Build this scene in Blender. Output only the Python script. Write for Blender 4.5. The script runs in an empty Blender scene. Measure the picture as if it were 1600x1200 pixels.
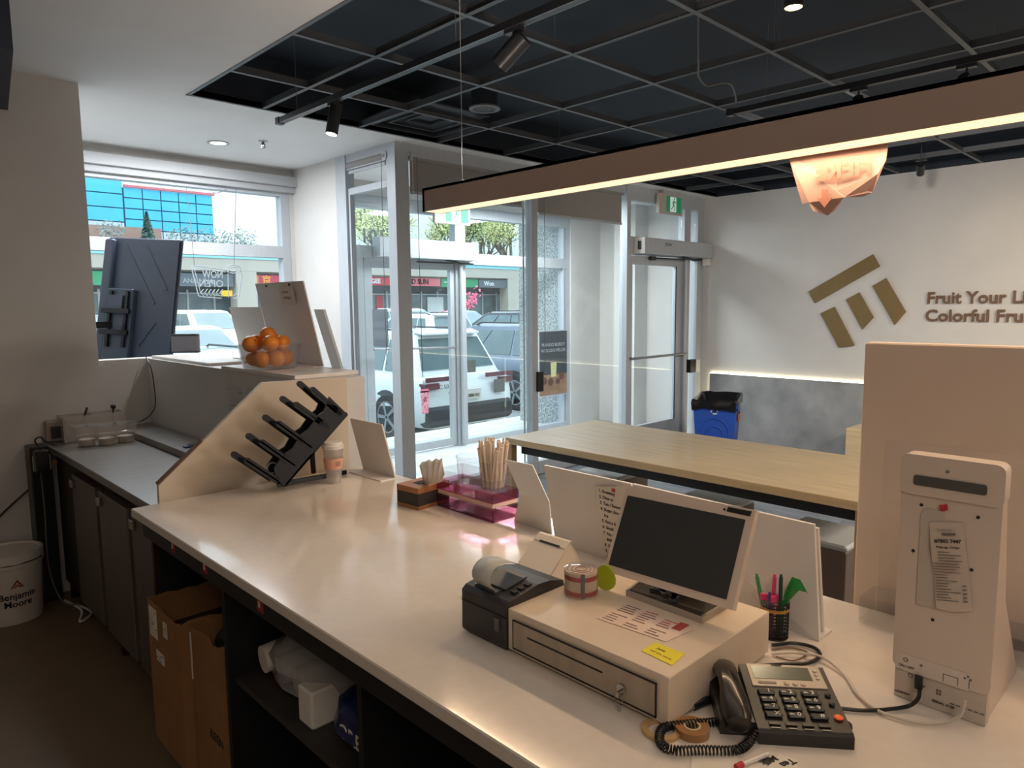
import bpy, math, random
from mathutils import Vector, Matrix
R=math.radians; PI=math.pi
random.seed(7)
SC=bpy.context.scene; COL=SC.collection
# ---------------- camera ----------------
F=1102.766; YAW,PIT,ROL=R(45.82),R(-6.37),R(-.536)
fw=Vector((math.cos(YAW)*math.cos(PIT),math.sin(YAW)*math.cos(PIT),math.sin(PIT)))
r0=Vector((math.sin(YAW),-math.cos(YAW),0)); u0=r0.cross(fw)
rt=math.cos(ROL)*r0+math.sin(ROL)*u0; up=-math.sin(ROL)*r0+math.cos(ROL)*u0
CAM=Vector((0,0,1.55))
cd=bpy.data.cameras.new('camera'); cd.sensor_width=36; cd.lens=F*36/1600; cd.clip_start=.02; cd.clip_end=400
co=bpy.data.objects.new('camera',cd); COL.objects.link(co)
m=Matrix((rt,up,-fw)).transposed().to_4x4(); m.translation=CAM; co.matrix_world=m
SC.camera=co
# ---------------- world, lights, exposure ----------------
SC.view_settings.view_transform='Standard'; SC.view_settings.look='None'
SC.view_settings.exposure=0.52; SC.view_settings.gamma=1; SC.view_settings.use_curve_mapping=False
wd=bpy.data.worlds.new('world'); SC.world=wd; wd.use_nodes=True
wn=wd.node_tree; bg=wn.nodes['Background']
tc=wn.nodes.new('ShaderNodeTexCoord'); nz=wn.nodes.new('ShaderNodeTexNoise'); nz.inputs['Scale'].default_value=2.2; nz.inputs['Detail'].default_value=3
cr=wn.nodes.new('ShaderNodeValToRGB'); cr.color_ramp.elements[0].position=.35; cr.color_ramp.elements[0].color=(.62,.76,.88,1)
cr.color_ramp.elements[1].position=.65; cr.color_ramp.elements[1].color=(.80,.88,.94,1)
wn.links.new(tc.outputs['Generated'],nz.inputs['Vector']); wn.links.new(nz.outputs['Fac'],cr.inputs['Fac']); wn.links.new(cr.outputs['Color'],bg.inputs['Color'])
sxyz=wn.nodes.new('ShaderNodeSeparateXYZ'); wn.links.new(tc.outputs['Generated'],sxyz.inputs[0])
mr=wn.nodes.new('ShaderNodeMapRange'); mr.inputs['From Min'].default_value=.0; mr.inputs['From Max'].default_value=1; mr.inputs['To Min'].default_value=.88; mr.inputs['To Max'].default_value=3.8
wn.links.new(sxyz.outputs['Z'],mr.inputs['Value']); wn.links.new(mr.outputs[0],bg.inputs['Strength'])
def area(name,loc,sx,sy,power,color,rot=(0,0,0)):
    l=bpy.data.lights.new(name,'AREA'); l.shape='RECTANGLE'; l.size=sx; l.size_y=sy; l.energy=power; l.color=color
    o=bpy.data.objects.new(name,l); COL.objects.link(o); o.location=loc; o.rotation_euler=rot; return o
def spot(name,loc,target,power,color,ang=60,size=.03,blend=.5):
    l=bpy.data.lights.new(name,'SPOT'); l.energy=power; l.color=color; l.spot_size=R(ang); l.spot_blend=blend; l.shadow_soft_size=size
    o=bpy.data.objects.new(name,l); COL.objects.link(o); o.location=loc
    o.rotation_euler=(Vector(target)-Vector(loc)).to_track_quat('-Z','Y').to_euler(); return o
WARM=(1,.68,.42)
area('room_fill_light',(-.6,-1.2,2.70),1.2,.6,16,(1,.84,.70))  # added unseen fill behind the camera, not a modelled fitting
area('room_fill_light',(4.2,-1.6,2.70),1.6,1.0,150,(1,.88,.76))  # unseen fill added to brighten the customer side and logo wall
area('vestibule_fill_light',(5.3,5.2,2.60),1.6,.5,60,(.95,.98,1))  # lamp added to lift the vestibule whites, no fitting there
area('alcove_fill_light',(1.9,5.2,2.72),1.0,.5,34,(.93,.96,1))  # added fill that brightens the window alcove and its ceiling
area('ceiling_fill_uplight',(1.687,.55,1.99),.06,3.2,11,(1,.82,.68),(PI,0,0))  # upward fill added to lighten the ceilings, not part of the pendant
area('strip_light_glow',(1.687,.55,1.893),.06,3.2,9,WARM)
spot('track_and_fill_spot',(5.6,.0,2.62),(7.4,.9,1.3),45,(1,.76,.42),90,.1,1)
spot('track_and_fill_spot',(3.86,1.42,2.50),(7.4,3.2,.9),90,(1,.90,.82),120,.1,1)  # wide fill added for the logo wall, placed at an unlit spotlight
spot('track_and_fill_spot',(3.86,.95,2.50),(6.5,1.2,.6),60,(1,.90,.82),120,.1,1)  # added fill for the customer side, the spotlight here is unlit
spot('downlight_beam',(2.182,5.302,2.72),(2.182,5.302,0),14,(1,.95,.88),110,.05)
spot('track_and_fill_spot',(1.96,3.60,2.50),(1.8,4.6,0),14,(1,.96,.9),70)
spot('track_and_fill_spot',(2.885,1.335,2.68),(2.4,.9,0),16,(1,.8,.5),90)
# ---------------- helpers ----------------
def W(px,py,**k):
    d=rt*(px-800)+up*(600-py)+fw*F; (a,v),=k.items(); i='xyz'.index(a); t=(v-CAM[i])/d[i]; return CAM+d*t
def lin(c):
    return tuple(((x/255)/12.92 if x/255<=.04045 else ((x/255+.055)/1.055)**2.4) for x in c)
MATS={}
def mat(name,rgb,rough=.5,metal=0,noise=0,nscale=20,bump=0,emit=None,es=0,spec=.5,coat=0,trans=0,stretch=None,c2=None,alpha=1):
    if name in MATS: return MATS[name]
    m=bpy.data.materials.new(name); m.use_nodes=True; nt=m.node_tree; b=nt.nodes['Principled BSDF']
    c=lin(rgb)+(1,); b.inputs['Base Color'].default_value=c; b.inputs['Roughness'].default_value=rough; b.inputs['Metallic'].default_value=metal
    b.inputs['Specular IOR Level'].default_value=spec; b.inputs['Coat Weight'].default_value=coat; b.inputs['Transmission Weight'].default_value=trans; b.inputs['Alpha'].default_value=alpha
    if emit: b.inputs['Emission Color'].default_value=lin(emit)+(1,); b.inputs['Emission Strength'].default_value=es
    t=nt.nodes.new('ShaderNodeTexCoord'); n=nt.nodes.new('ShaderNodeTexNoise'); n.inputs['Scale'].default_value=nscale; n.inputs['Detail'].default_value=5
    mp=nt.nodes.new('ShaderNodeMapping'); nt.links.new(t.outputs['Object'],mp.inputs['Vector']); nt.links.new(mp.outputs['Vector'],n.inputs['Vector'])
    if stretch: mp.inputs['Scale'].default_value=stretch
    if noise or c2:
        r=nt.nodes.new('ShaderNodeValToRGB'); r.color_ramp.elements[0].position=.3; r.color_ramp.elements[1].position=.7
        a=lin(c2) if c2 else tuple(max(0,x*(1-noise)) for x in c[:3]); r.color_ramp.elements[0].color=a+(1,)
        r.color_ramp.elements[1].color=tuple(min(1,x*(1+(0 if c2 else noise*.6))) for x in c[:3])+(1,)
        nt.links.new(n.outputs['Fac'],r.inputs['Fac']); nt.links.new(r.outputs['Color'],b.inputs['Base Color'])
    if bump:
        bp=nt.nodes.new('ShaderNodeBump'); bp.inputs['Strength'].default_value=bump; bp.inputs['Distance'].default_value=.01
        nt.links.new(n.outputs['Fac'],bp.inputs['Height']); nt.links.new(bp.outputs['Normal'],b.inputs['Normal'])
    MATS[name]=m; return m
def clear(name,tint=(1,1,1),gloss=.06,rough=.02,milk=0,milkc=(1,1,1)):
    if name in MATS: return MATS[name]
    m=bpy.data.materials.new(name); m.use_nodes=True; nt=m.node_tree; nt.nodes.clear()
    o=nt.nodes.new('ShaderNodeOutputMaterial'); tr=nt.nodes.new('ShaderNodeBsdfTransparent'); tr.inputs['Color'].default_value=tuple(tint)+(1,)
    gl=nt.nodes.new('ShaderNodeBsdfGlossy'); gl.inputs['Roughness'].default_value=rough
    lw=nt.nodes.new('ShaderNodeLayerWeight'); lw.inputs['Blend'].default_value=.5
    pw=nt.nodes.new('ShaderNodeMath'); pw.operation='POWER'; pw.inputs[1].default_value=5; nt.links.new(lw.outputs['Facing'],pw.inputs[0])
    fr=nt.nodes.new('ShaderNodeMath'); fr.operation='MULTIPLY_ADD'; fr.inputs[1].default_value=.92; fr.inputs[2].default_value=.03; nt.links.new(pw.outputs[0],fr.inputs[0])
    mx=nt.nodes.new('ShaderNodeMixShader'); nt.links.new(fr.outputs[0],mx.inputs[0])
    if milk:
        df=nt.nodes.new('ShaderNodeBsdfDiffuse'); df.inputs['Color'].default_value=tuple(milkc)+(1,); m2=nt.nodes.new('ShaderNodeMixShader'); m2.inputs[0].default_value=milk
        nt.links.new(tr.outputs[0],m2.inputs[1]); nt.links.new(df.outputs[0],m2.inputs[2]); nt.links.new(m2.outputs[0],mx.inputs[1])
    else: nt.links.new(tr.outputs[0],mx.inputs[1])
    nt.links.new(gl.outputs[0],mx.inputs[2]); nt.links.new(mx.outputs[0],o.inputs[0]); MATS[name]=m; return m
class MB:
    def __init__(s): s.v=[]; s.f=[]
    def add(s,v,f):
        n=len(s.v); s.v+=[Vector(p) for p in v]; s.f+=[tuple(i+n for i in q) for q in f]; return s
    def box(s,a,b,M=None,bev=0):
        x0,x1=sorted((a[0],b[0])); y0,y1=sorted((a[1],b[1])); z0,z1=sorted((a[2],b[2]))
        if bev:  # octagonal-ish bevel on all vertical edges plus top chamfer
            e=min(bev,(x1-x0)/2.1,(y1-y0)/2.1,(z1-z0)/2.1); rings=[]
            for z,k in ((z0,e),(z0+e,0),(z1-e,0),(z1,e)):
                k2=k*.7; rg=[]
                for cx,cy,sx,sy in ((x0,y0,1,1),(x1,y0,-1,1),(x1,y1,-1,-1),(x0,y1,1,-1)):
                    p=[(cx+sx*k2,cy+sy*(e+k2)),(cx+sx*(e*.3+k2),cy+sy*(e*.3+k2)),(cx+sx*(e+k2),cy+sy*k2)]
                    if (sx,sy) in ((-1,1),(1,-1)): p=p[::-1]
                    rg+=p
                rings.append([(q[0],q[1],z) for q in rg])
            v=[p for r in rings for p in r]; f=[]
            for i in range(3):
                for j in range(12): f.append((i*12+j,i*12+(j+1)%12,(i+1)*12+(j+1)%12,(i+1)*12+j))
            f.append(tuple(range(11,-1,-1))); f.append(tuple(range(36,48)))
        else:
            v=[(x,y,z) for z in (z0,z1) for x,y in ((x0,y0),(x1,y0),(x1,y1),(x0,y1))]
            f=[(3,2,1,0),(4,5,6,7),(0,1,5,4),(1,2,6,5),(2,3,7,6),(3,0,4,7)]
        if M: v=[M@Vector(p) for p in v]
        return s.add(v,f)
    def prism(s,pts,vec):
        n=len(pts); v=[Vector(p) for p in pts]; v+=[p+Vector(vec) for p in v]
        f=[tuple(range(n-1,-1,-1)),tuple(range(n,2*n))]+[(i,(i+1)%n,(i+1)%n+n,i+n) for i in range(n)]
        return s.add(v,f)
    def lathe(s,prof,c=(0,0,0),n=24,ax=None,fl=0):
        v=[];f=[];k=len(prof)
        for i in range(n):
            a=2*PI*i/n; w=1+(fl if i%2 else 0)
            for r,z in prof: v.append(Vector((r*w*math.cos(a),r*w*math.sin(a),z)))
        for i in range(n):
            for j in range(k-1):
                a,b=i*k+j,((i+1)%n)*k+j; f.append((a,b,b+1,a+1))
        if ax is not None:
            q=Vector(ax).normalized().to_track_quat('Z','Y').to_matrix(); v=[q@p for p in v]
        return s.add([p+Vector(c) for p in v],f)
    def cyl(s,c,r,h,n=20,r2=None,ax=None):
        r2=r if r2 is None else r2; return s.lathe([(0,0),(r,0),(r2,h),(0,h)],c,n,ax)
    def tube(s,pts,r,n=6,cap=True):
        pts=[Vector(p) for p in pts]; rings=[]; prev=None
        for i,p in enumerate(pts):
            d=(pts[min(i+1,len(pts)-1)]-pts[max(i-1,0)])
            if d.length<1e-9: d=Vector((0,0,1))
            d.normalize()
            if prev is None:
                a=d.orthogonal().normalized()
            else:
                a=(prev-d*prev.dot(d)); a=a.normalized() if a.length>1e-6 else d.orthogonal().normalized()
            prev=a; b=d.cross(a); rings.append([p+a*math.cos(2*PI*j/n)*r+b*math.sin(2*PI*j/n)*r for j in range(n)])
        v=[q for rr in rings for q in rr]; f=[]
        for i in range(len(pts)-1):
            for j in range(n): f.append((i*n+j,i*n+(j+1)%n,(i+1)*n+(j+1)%n,(i+1)*n+j))
        if cap: f+=[tuple(range(n-1,-1,-1)),tuple(range((len(pts)-1)*n,len(pts)*n))]
        return s.add(v,f)
    def ball(s,c,r,n=16,m=10,sq=1):
        return s.lathe([(r*math.sin(PI*j/m),-r*sq*math.cos(PI*j/m)) for j in range(m+1)],c,n)
    def out(s,name,mt,parent=None,smooth=False,world=True,sub=0,label=None,kind=None):
        me=bpy.data.meshes.new(name); vs=s.v
        if parent is not None and world:
            root=parent
            while root.parent: root=root.parent
            inv=root.matrix_basis.inverted(); vs=[inv@p for p in vs]
        me.from_pydata([tuple(p) for p in vs],[],s.f); me.validate(); me.update(); me.materials.append(mt)
        o=bpy.data.objects.new(name,me); COL.objects.link(o)
        if parent: o.parent=parent
        if smooth:
            for p in me.polygons: p.use_smooth=True
            me.set_sharp_from_angle(angle=R(40))
        if label: o['label']=label
        if kind: o['kind']=kind
        return o
def bez(pts,n=10):
    P=[Vector(p) for p in pts]; P=[P[0]*2-P[1]]+P+[P[-1]*2-P[-2]]; o=[]
    for i in range(1,len(P)-2):
        for k in range(n):
            t=k/n; a,b,c,d=P[i-1:i+3]
            o.append(.5*((2*b)+(c-a)*t+(2*a-5*b+4*c-d)*t*t+(3*b-a-3*c+d)*t**3))
    o.append(P[-2]); return o
def thing(name,label,cat,loc=(0,0,0),rz=0,group=None,rot=None):
    o=bpy.data.objects.new(name,None); COL.objects.link(o); o.empty_display_size=.05
    o.location=loc; o.rotation_euler=rot if rot else (0,0,rz); o['label']=label; o['category']=cat
    if group: o['group']=group
    e=o.rotation_euler; o.matrix_basis=Matrix.Translation(Vector(loc))@e.to_matrix().to_4x4()
    return o
def tag(o,label,cat,group=None,kind=None):
    o['label']=label; o['category']=cat
    if group: o['group']=group
    if kind: o['kind']=kind
    return o
def struct(name,mb,mt,parent=None,**k):
    o=mb.out(name,mt,parent,**k)
    if parent is None: o['kind']='structure'
    return o
def sempty(name,loc=(0,0,0)):
    o=bpy.data.objects.new(name,None); COL.objects.link(o); o.location=loc; o.matrix_basis=Matrix.Translation(Vector(loc)); o['kind']='structure'; return o
def text(body,size,mt,parent,o,xd,yd,name='lettering',depth=.0005,bold=0,width=None,align='LEFT',bend=None):
    cu=bpy.data.curves.new('t','FONT'); cu.body=body; cu.size=size; cu.extrude=depth; cu.offset=bold; cu.align_x=align; cu.resolution_u=3
    t=bpy.data.objects.new('t',cu); COL.objects.link(t); bpy.context.view_layer.update()
    me=bpy.data.meshes.new_from_object(t.evaluated_get(bpy.context.evaluated_depsgraph_get())); bpy.data.objects.remove(t); 
    xd=Vector(xd).normalized(); yd=Vector(yd).normalized(); zd=xd.cross(yd); vs=[v.co.copy() for v in me.vertices]; fs=[tuple(p.vertices) for p in me.polygons]
    bpy.data.meshes.remove(me)
    if not vs: return None
    k=1
    if width: 
        w=max(v.x for v in vs)-min(v.x for v in vs); k=width/w
    g=MB(); o=Vector(o)
    if bend: g.v=[bend(v) for v in vs]
    else: g.v=[o+xd*v.x*k+yd*v.y+zd*v.z for v in vs]
    g.f=fs; return g.out(name,mt,parent)
def quad(a,b,c,d,t): # slab from 4 world corners with thickness vector
    return MB().prism([a,b,c,d],t)
X,Y,Z=Vector((1,0,0)),Vector((0,1,0)),Vector((0,0,1))
# ---------------- materials ----------------
wallm=mat('wall_paint',(205,202,198),.6,noise=.04,nscale=3)
ceilm=mat('ceiling_paint',(232,231,230),.7,noise=.03,nscale=2)
alu=mat('brushed_aluminium',(184,189,194),.45,.15,noise=.06,nscale=60,stretch=(1,1,.1))
aluD=mat('dark_gasket',(40,44,50),.5)
blackc=mat('black_deck_paint',(30,40,52),.75,noise=.25,nscale=1.5)
tee=mat('black_tee_metal',(88,92,96),.45,.2)
whitem=mat('white_melamine',(226,222,218),.35,noise=.02)
quartz=mat('white_quartz',(228,219,208),.13,noise=.03,nscale=40,coat=.25)
blackm=mat('black_melamine',(26,27,30),.5,noise=.2,nscale=30)
steel=mat('stainless_steel',(150,148,145),.3,.85,noise=.12,nscale=8,stretch=(1,8,1),bump=.05)
steelD=mat('stainless_door',(120,112,106),.42,.6,noise=.15,nscale=5)
bpl=mat('black_plastic',(24,25,27),.4,bump=.05,nscale=200)
bpm=mat('matte_black_steel',(20,24,32),.5)
wpl=mat('white_plastic',(224,218,212),.3)
glass=clear('window_glass',(.93,.965,.97))
acr=clear('clear_acrylic',(.985,.985,.985),rough=.03,milk=.03,milkc=(.9,.9,.9))
woodl=mat('light_oak_laminate',(196,172,134),.4,noise=.16,nscale=3,stretch=(12,1,12),coat=.1)
woodE=mat('oak_edge',(168,140,104),.5,noise=.2,nscale=4,stretch=(12,1,12))
conc=mat('grey_concrete_laminate',(166,166,166),.6,c2=(128,130,132),nscale=3,bump=.05)
tanf=mat('tan_vinyl_floor',(118,100,80),.45,noise=.08,nscale=6)
greyf=mat('grey_wood_floor',(120,126,132),.4,c2=(88,92,98),nscale=3,stretch=(8,1,1))
tile=mat('white_floor_tile',(224,226,228),.25,noise=.03)
gold=mat('bronze_gold_metal',(128,106,66),.45,.3,noise=.05)
goldt=mat('bronze_lettering',(112,84,62),.5,.2)
led=mat('led_diffuser',(255,236,200),.5,emit=(255,222,170),es=.92)
ledw=mat('cove_led',(255,250,225),.5,emit=(255,244,205),es=4)
beam=mat('brown_lamp_metal',(160,142,134),.45,.1)
cardb=mat('cardboard',(150,108,68),.8,noise=.12,nscale=12)
paperm=mat('white_paper',(226,220,210),.7)
ink=mat('black_ink',(30,30,32),.7); inkg=mat('grey_ink',(110,108,106),.7)
redp=mat('red_print',(190,52,62),.6); redl=mat('red_label',(165,38,52),.6)
chrome=mat('chrome',(190,190,190),.18,1)
yel=mat('yellow_sticky',(236,222,50),.7)
navy=mat('navy_panel',(26,38,60),.5)
# =========================================================== STRUCTURE
CZ=2.75; YW=5.95; YF=4.40; XW=7.40
fl=struct('floor',MB().box((-3,-4,-.06),(1.6,4.42,0)),tanf)
fl2=struct('floor',MB().box((1.6,-4,-.06),(XW,4.44,-.008)),mat('floor_joint',(60,64,68),.6))
for i in range(40):      # grey plank floor on the customer side
    y=1.1
    x=1.62+i*.145
    off=random.random()*.9; ys=[-1.0]+[-1.0+off+.2+k*1.2 for k in range(5) if -.8+off+k*1.2<4.4]+[4.4]
    if x>7.2: continue
    for a,b in zip(ys[:-1],ys[1:]):
        if b-a<.05: continue
        MB().box((x,a+.002,-.008),(x+.142,b-.002,0)).out('plank',greyf,fl2)
fl3=struct('floor',MB().box((-1.5,4.42,-.06),(XW,YW+.1,-.006)),mat('tile_joint',(150,152,152),.7))
for ix in range(10):
    for iy in range(4):
        x=3.12+ix*.46; y=4.44+iy*.39
        if x+.45<XW+.1: MB().box((x,y,-.006),(min(x+.455,XW),y+.385,0)).out('tile',tile,fl3)
struct('ceiling',MB().box((-3,-4,CZ),(1.58,YW+.1,CZ+.04)).box((1.58,4.25,CZ),(XW+.05,YW+.1,CZ+.04)),ceilm)
cg=struct('ceiling',MB().box((1.54,-4,3.06),(XW+.05,4.3,3.10)).box((1.55,-4,CZ+.001),(1.578,4.25,3.06)).box((1.58,4.25,CZ+.001),(XW,4.28,3.06)).box((XW-.01,-4,CZ+.001),(XW-.001,4.25,3.06)),blackc)
xs=[2.03+.675*i for i in range(8)]; ys=[3.68-.67*i for i in range(11)]
for x in xs: MB().box((x-.012,-4,CZ),(x+.012,4.25,CZ+.002)).box((x-.002,-4,CZ),(x+.002,4.25,CZ+.04)).out('grid_tee',tee,cg)
for y in ys: MB().box((1.58,y-.012,CZ-.001),(XW,y+.012,CZ+.0015)).box((1.58,y-.002,CZ),(XW,y+.002,CZ+.04)).out('grid_tee',tee,cg)
MB().box((1.58,-4,CZ-.003),(1.60,4.25,CZ+.001)).box((1.58,4.23,CZ-.003),(XW,4.25,CZ+.001)).out('edge_trim',tee,cg)
for i in range(14):
    x=random.uniform(1.8,6.5); y=random.choice(ys[:7])
    MB().tube([(x,y,CZ+.03),(x+random.uniform(-.01,.01),y,3.06)],.0012,4).out('hanger_wire',inkg,cg)
# walls
struct('wall_left',MB().box((-3,4.42,0),(1.085,4.56,CZ)).box((1.085,4.44,0),(1.62,4.56,1.262)),wallm)
struct('wall_right',MB().box((XW,-4,0),(XW+.1,YW+.1,CZ+.3)),wallm)
struct('wall_back',MB().box((-3,-4.1,0),(XW,-4,CZ+.3)),wallm)
struct('wall_side',MB().box((-3.1,-4,0),(-3,YW,CZ)),wallm)
struct('wall_front',MB().box((-1.5,YW,0),(3.12,YW+.16,.6)).box((-1.5,YW,2.62),(3.12,YW+.16,CZ)).box((3.05,YW,.6),(3.12,YW+.16,2.62)).box((3.09,5.22,0),(3.13,YW,CZ)).box((-1.5,4.56,0),(-1.4,YW,CZ)),wallm)
struct('wall_vestibule',MB().box((6.82,YW-.02,0),(XW,YW+.16,CZ)).box((3.13,YW-.02,2.62),(6.82,YW+.16,CZ)).box((7.14,5.18,0),(XW,5.5,CZ)),wallm)
pony=struct('wall_middle',MB().box((1.34,2.53,0),(1.60,4.44,1.262)),mat('white_partition',(206,204,202),.45,noise=.03))
# exterior face of the shop front
struct('wall_exterior',MB().box((-6,YW+.02,2.62),(12,YW+.3,4.2)),mat('exterior_render',(150,148,144),.8))
# taped sheets with drawings on the low wall
def strokes(g,o,xd,yd,w,h,n,th=.0012,off=None):
    off=off or xd.cross(yd)*.0006
    for i in range(n):
        a=o+xd*random.uniform(.05,.8)*w+yd*random.uniform(.1,.9)*h; L=random.uniform(.06,.25)*w
        b=a+xd*L+yd*random.uniform(-.02,.02)*h; t=yd*th
        g.prism([a,b,b+t,a+t],off)
pk=mat('faint_grey_print',(148,146,146),.6)
for k,(y,z,w,h) in enumerate(((3.30,1.20,.16,.17),(3.09,1.2,.10,.1),(2.95,1.2,.12,.12),(3.28,1.01,.15,.12),(3.07,1.05,.12,.12))):
    s=MB().box((1.3385,y-w,z-h),(1.3399,y,z)).out('paper_sheet',mat('taped_sheet',(196,194,192),.3),pony)
    g=MB(); strokes(g,Vector((1.3384,y,z-h)),-Y,Z,w,h,26,.003,-X*.0008); g.out('faint_print',pk,s)
# wainscot
wn_=struct('baseboard_right',MB().box((XW-.05,-4,0),(XW-.001,4.26,.742)),conc)
MB().box((XW-.022,-4,.743),(XW-.004,4.27,.752)).out('led_strip',ledw,wn_)
MB().box((XW-.03,4.262,.0),(XW-.012,4.27,.742)).out('led_strip',ledw,wn_)
# dark soffit box at the very left of the ceiling
tr=struct('trim_1',MB().prism([(.10,3.3,2.55),(.62,3.4,2.55),(.76,4.41,2.55),(.10,4.41,2.55)],(0,0,.199)),navy)
# corner post and vestibule framing
struct('trim_2',MB().box((3.10,YF,0),(3.222,4.505,CZ)),alu)
def frame(name,boxes,panes,kind='structure'):
    e=sempty(name,boxes[0][0])
    for i,(a,b) in enumerate(boxes):
        k=.0012*i; MB().box((a[0]+k,a[1]+k,a[2]),(b[0]-k,b[1]-k,b[2])).out('frame',alu,e)
    for a,b in panes: MB().box(a,b).out('pane',glass,e)
    return e
def fx(y0,y1,x0,x1,z0,z1): return ((x0,y0,z0),(x1,y1,z1))
# side bay
frame('window_2',[((3.09,5.07,0),(3.17,5.22,CZ)),((3.10,4.505,2.63),(3.17,5.07,CZ)),((3.11,4.505,2.44),(3.16,5.07,2.49)),((3.10,4.505,0),(3.17,5.07,.12)),((3.105,5.035,.12),(3.125,5.07,2.44))],[((3.13,4.505,.12),(3.136,5.035,2.44))])
# front bays
fr3=frame('window_3',[fx(YF,YF+.09,3.222,5.89,2.66,CZ),fx(YF,YF+.08,4.535,4.61,0,2.66),fx(YF,YF+.09,3.222,4.535,0,.12),fx(YF,YF+.09,4.61,5.925,0,.12),fx(YF+.08,YF+.09,4.50,4.53,0,2.66)],[fx(YF+.05,YF+.056,3.222,4.535,.12,2.66),fx(YF+.05,YF+.056,4.61,5.925,.12,2.66)])
# inner door and its surround
d1=frame('door_1',[fx(YF,YF+.09,5.925,5.985,0,CZ),fx(YF,YF+.09,5.985,XW,2.60,CZ),fx(YF,YF+.09,5.985,XW,2.06,2.24),fx(YF,YF+.09,6.99,7.12,0,2.6),fx(YF,YF+.09,7.27,XW,0,2.6)],
  [fx(YF+.04,YF+.046,5.985,6.99,2.24,2.60),fx(YF+.04,YF+.046,7.12,7.27,.1,2.6)])
lf=MB()
for a,b in (fx(YF+.02,YF+.065,5.99,6.05,0.02,2.05),fx(YF+.02,YF+.065,6.86,6.985,0.02,2.05),fx(YF+.02,YF+.065,6.05,6.86,1.96,2.05),fx(YF+.02,YF+.065,6.05,6.86,.02,.25)): lf.box(a,b)
leaf=lf.out('door_leaf',alu,d1); MB().box(*fx(YF+.04,YF+.046,6.05,6.86,.25,1.96)).out('pane',glass,leaf)
MB().box(*fx(YF+.012,YF+.02,6.85,6.862,.25,1.96)).out('gasket',aluD,leaf)
MB().tube([(5.99,YF-.03,.985),(7.02,YF-.03,.985)],.014,10).tube([(6.02,YF-.03,.985),(6.02,YF+.03,.985)],.012,8).tube([(6.98,YF-.03,.985),(6.98,YF+.03,.985)],.012,8).out('push_bar',mat('steel_bar',(150,150,150),.3,.8),d1,smooth=True)
MB().tube([(7.0,YF-.02,0.03),(7.0,YF-.02,2.05)],.022,10).out('hinge_tube',alu,d1,smooth=True)
MB().box((7.08,YF-.05,.76),(7.2,YF,.91)).out('lock_box',bpl,d1)
MB().box((7.2,YF-.045,.76),(7.29,YF,.9)).out('switch_plate',wpl,d1)
# outer door and glazing
OY=YW
o2=frame('door_2',[fx(OY,OY+.1,4.95,5.09,0,2.56),fx(OY,OY+.1,3.13,5.0,2.02,2.14),fx(OY,OY+.1,3.13,6.9,2.50,2.62),fx(OY,OY+.1,3.13,3.3,0,2.5),fx(OY,OY+.1,3.7,3.80,0,2.03)],
  [fx(OY+.05,OY+.056,3.3,4.95,2.14,2.5),fx(OY+.05,OY+.056,3.3,3.7,.05,2.02)])
lf=MB()
for a,b in (fx(OY+.02,OY+.07,4.885,4.94,0.02,2.02),fx(OY+.02,OY+.07,3.81,3.9,0.02,2.02),fx(OY+.02,OY+.07,3.9,4.885,1.93,2.02),fx(OY+.02,OY+.07,3.9,4.885,.02,.1)): lf.box(a,b)
leaf=lf.out('door_leaf',alu,o2); MB().box(*fx(OY+.04,OY+.046,3.9,4.885,.1,1.93)).out('pane',glass,leaf)
MB().tube([(5.0,OY-.03,.03),(5.0,OY-.03,2.0)],.022,10).out('hinge_tube',alu,o2,smooth=True)
MB().tube([(3.85,OY-.05,1.13),(4.9,OY-.05,1.1)],.012,8).out('push_bar',mat('steel_bar',(150,150,150),.3,.8),o2,smooth=True)
frame('window_4',[fx(OY,OY+.1,5.09,6.9,2.0,2.12),fx(OY,OY+.1,6.74,6.86,0,2.5),fx(OY,OY+.1,5.09,6.74,0,.06),fx(OY,OY+.1,6.70,6.73,0.06,2.5)],
  [fx(OY+.05,OY+.056,5.09,6.74,.06,2.0),fx(OY+.05,OY+.056,5.09,6.74,2.12,2.5)])
# left shop window
w1=frame('window_1',[fx(OY,OY+.1,-1.4,3.05,2.52,2.62),fx(OY,OY+.1,-1.4,3.05,1.985,2.085),fx(OY,OY+.1,2.97,3.05,.6,2.52),fx(OY,OY+.1,-1.4,-1.3,.6,2.52),fx(OY,OY+.1,-1.4,3.05,.6,.66)],
  [fx(OY+.05,OY+.056,-1.3,2.97,.66,1.985),fx(OY+.05,OY+.056,-1.3,2.97,2.085,2.52)])
MB().box((-1.4,OY-.09,2.60),(3.089,OY-.002,2.68)).box((-1.4,OY-.05,2.55),(3.089,OY-.002,2.60)).out('blind_cassette',mat('matte_grey_cassette',(176,178,180),.8),w1)
struct('trim_3',MB().box((-1.4,YW-.12,.56),(3.09,YW-.002,.6)),whitem)
# =========================================================== OUTSIDE
GZ=lambda y:-.45+max(0,y-8)*.018
side=mat('concrete_paving',(212,206,196),.8,noise=.08,nscale=8)
sw=struct('pavement',MB().box((-15,YW+.1,-.5),(30,7.05,-.03)),mat('paving_joint',(140,134,126),.9))
sw['label']='pale concrete paving strip outside the shop door'
for i in range(16):
    for j in range(4):
        MB().box((2.6+i*.42,6.08+j*.245,-.03),(2.6+i*.42+.412,6.08+j*.245+.237,-.02)).out('paver',side,sw)
struct('asphalt_lot',MB().prism([(-60,7.05,-.45),(120,7.05,-.45),(120,8,-.45),(-60,8,-.45)],(0,0,-.1)).prism([(-60,8,-.45),(120,8,-.45),(120,80,GZ(80)),(-60,80,GZ(80))],(0,0,-.1)),mat('asphalt',(146,147,148),.9,noise=.2,nscale=30))
struct('curb_line',MB().box((4.0,7.62,-.45),(16,7.74,-.444)),mat('yellow_line_paint',(222,186,96),.7,noise=.2))
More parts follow.
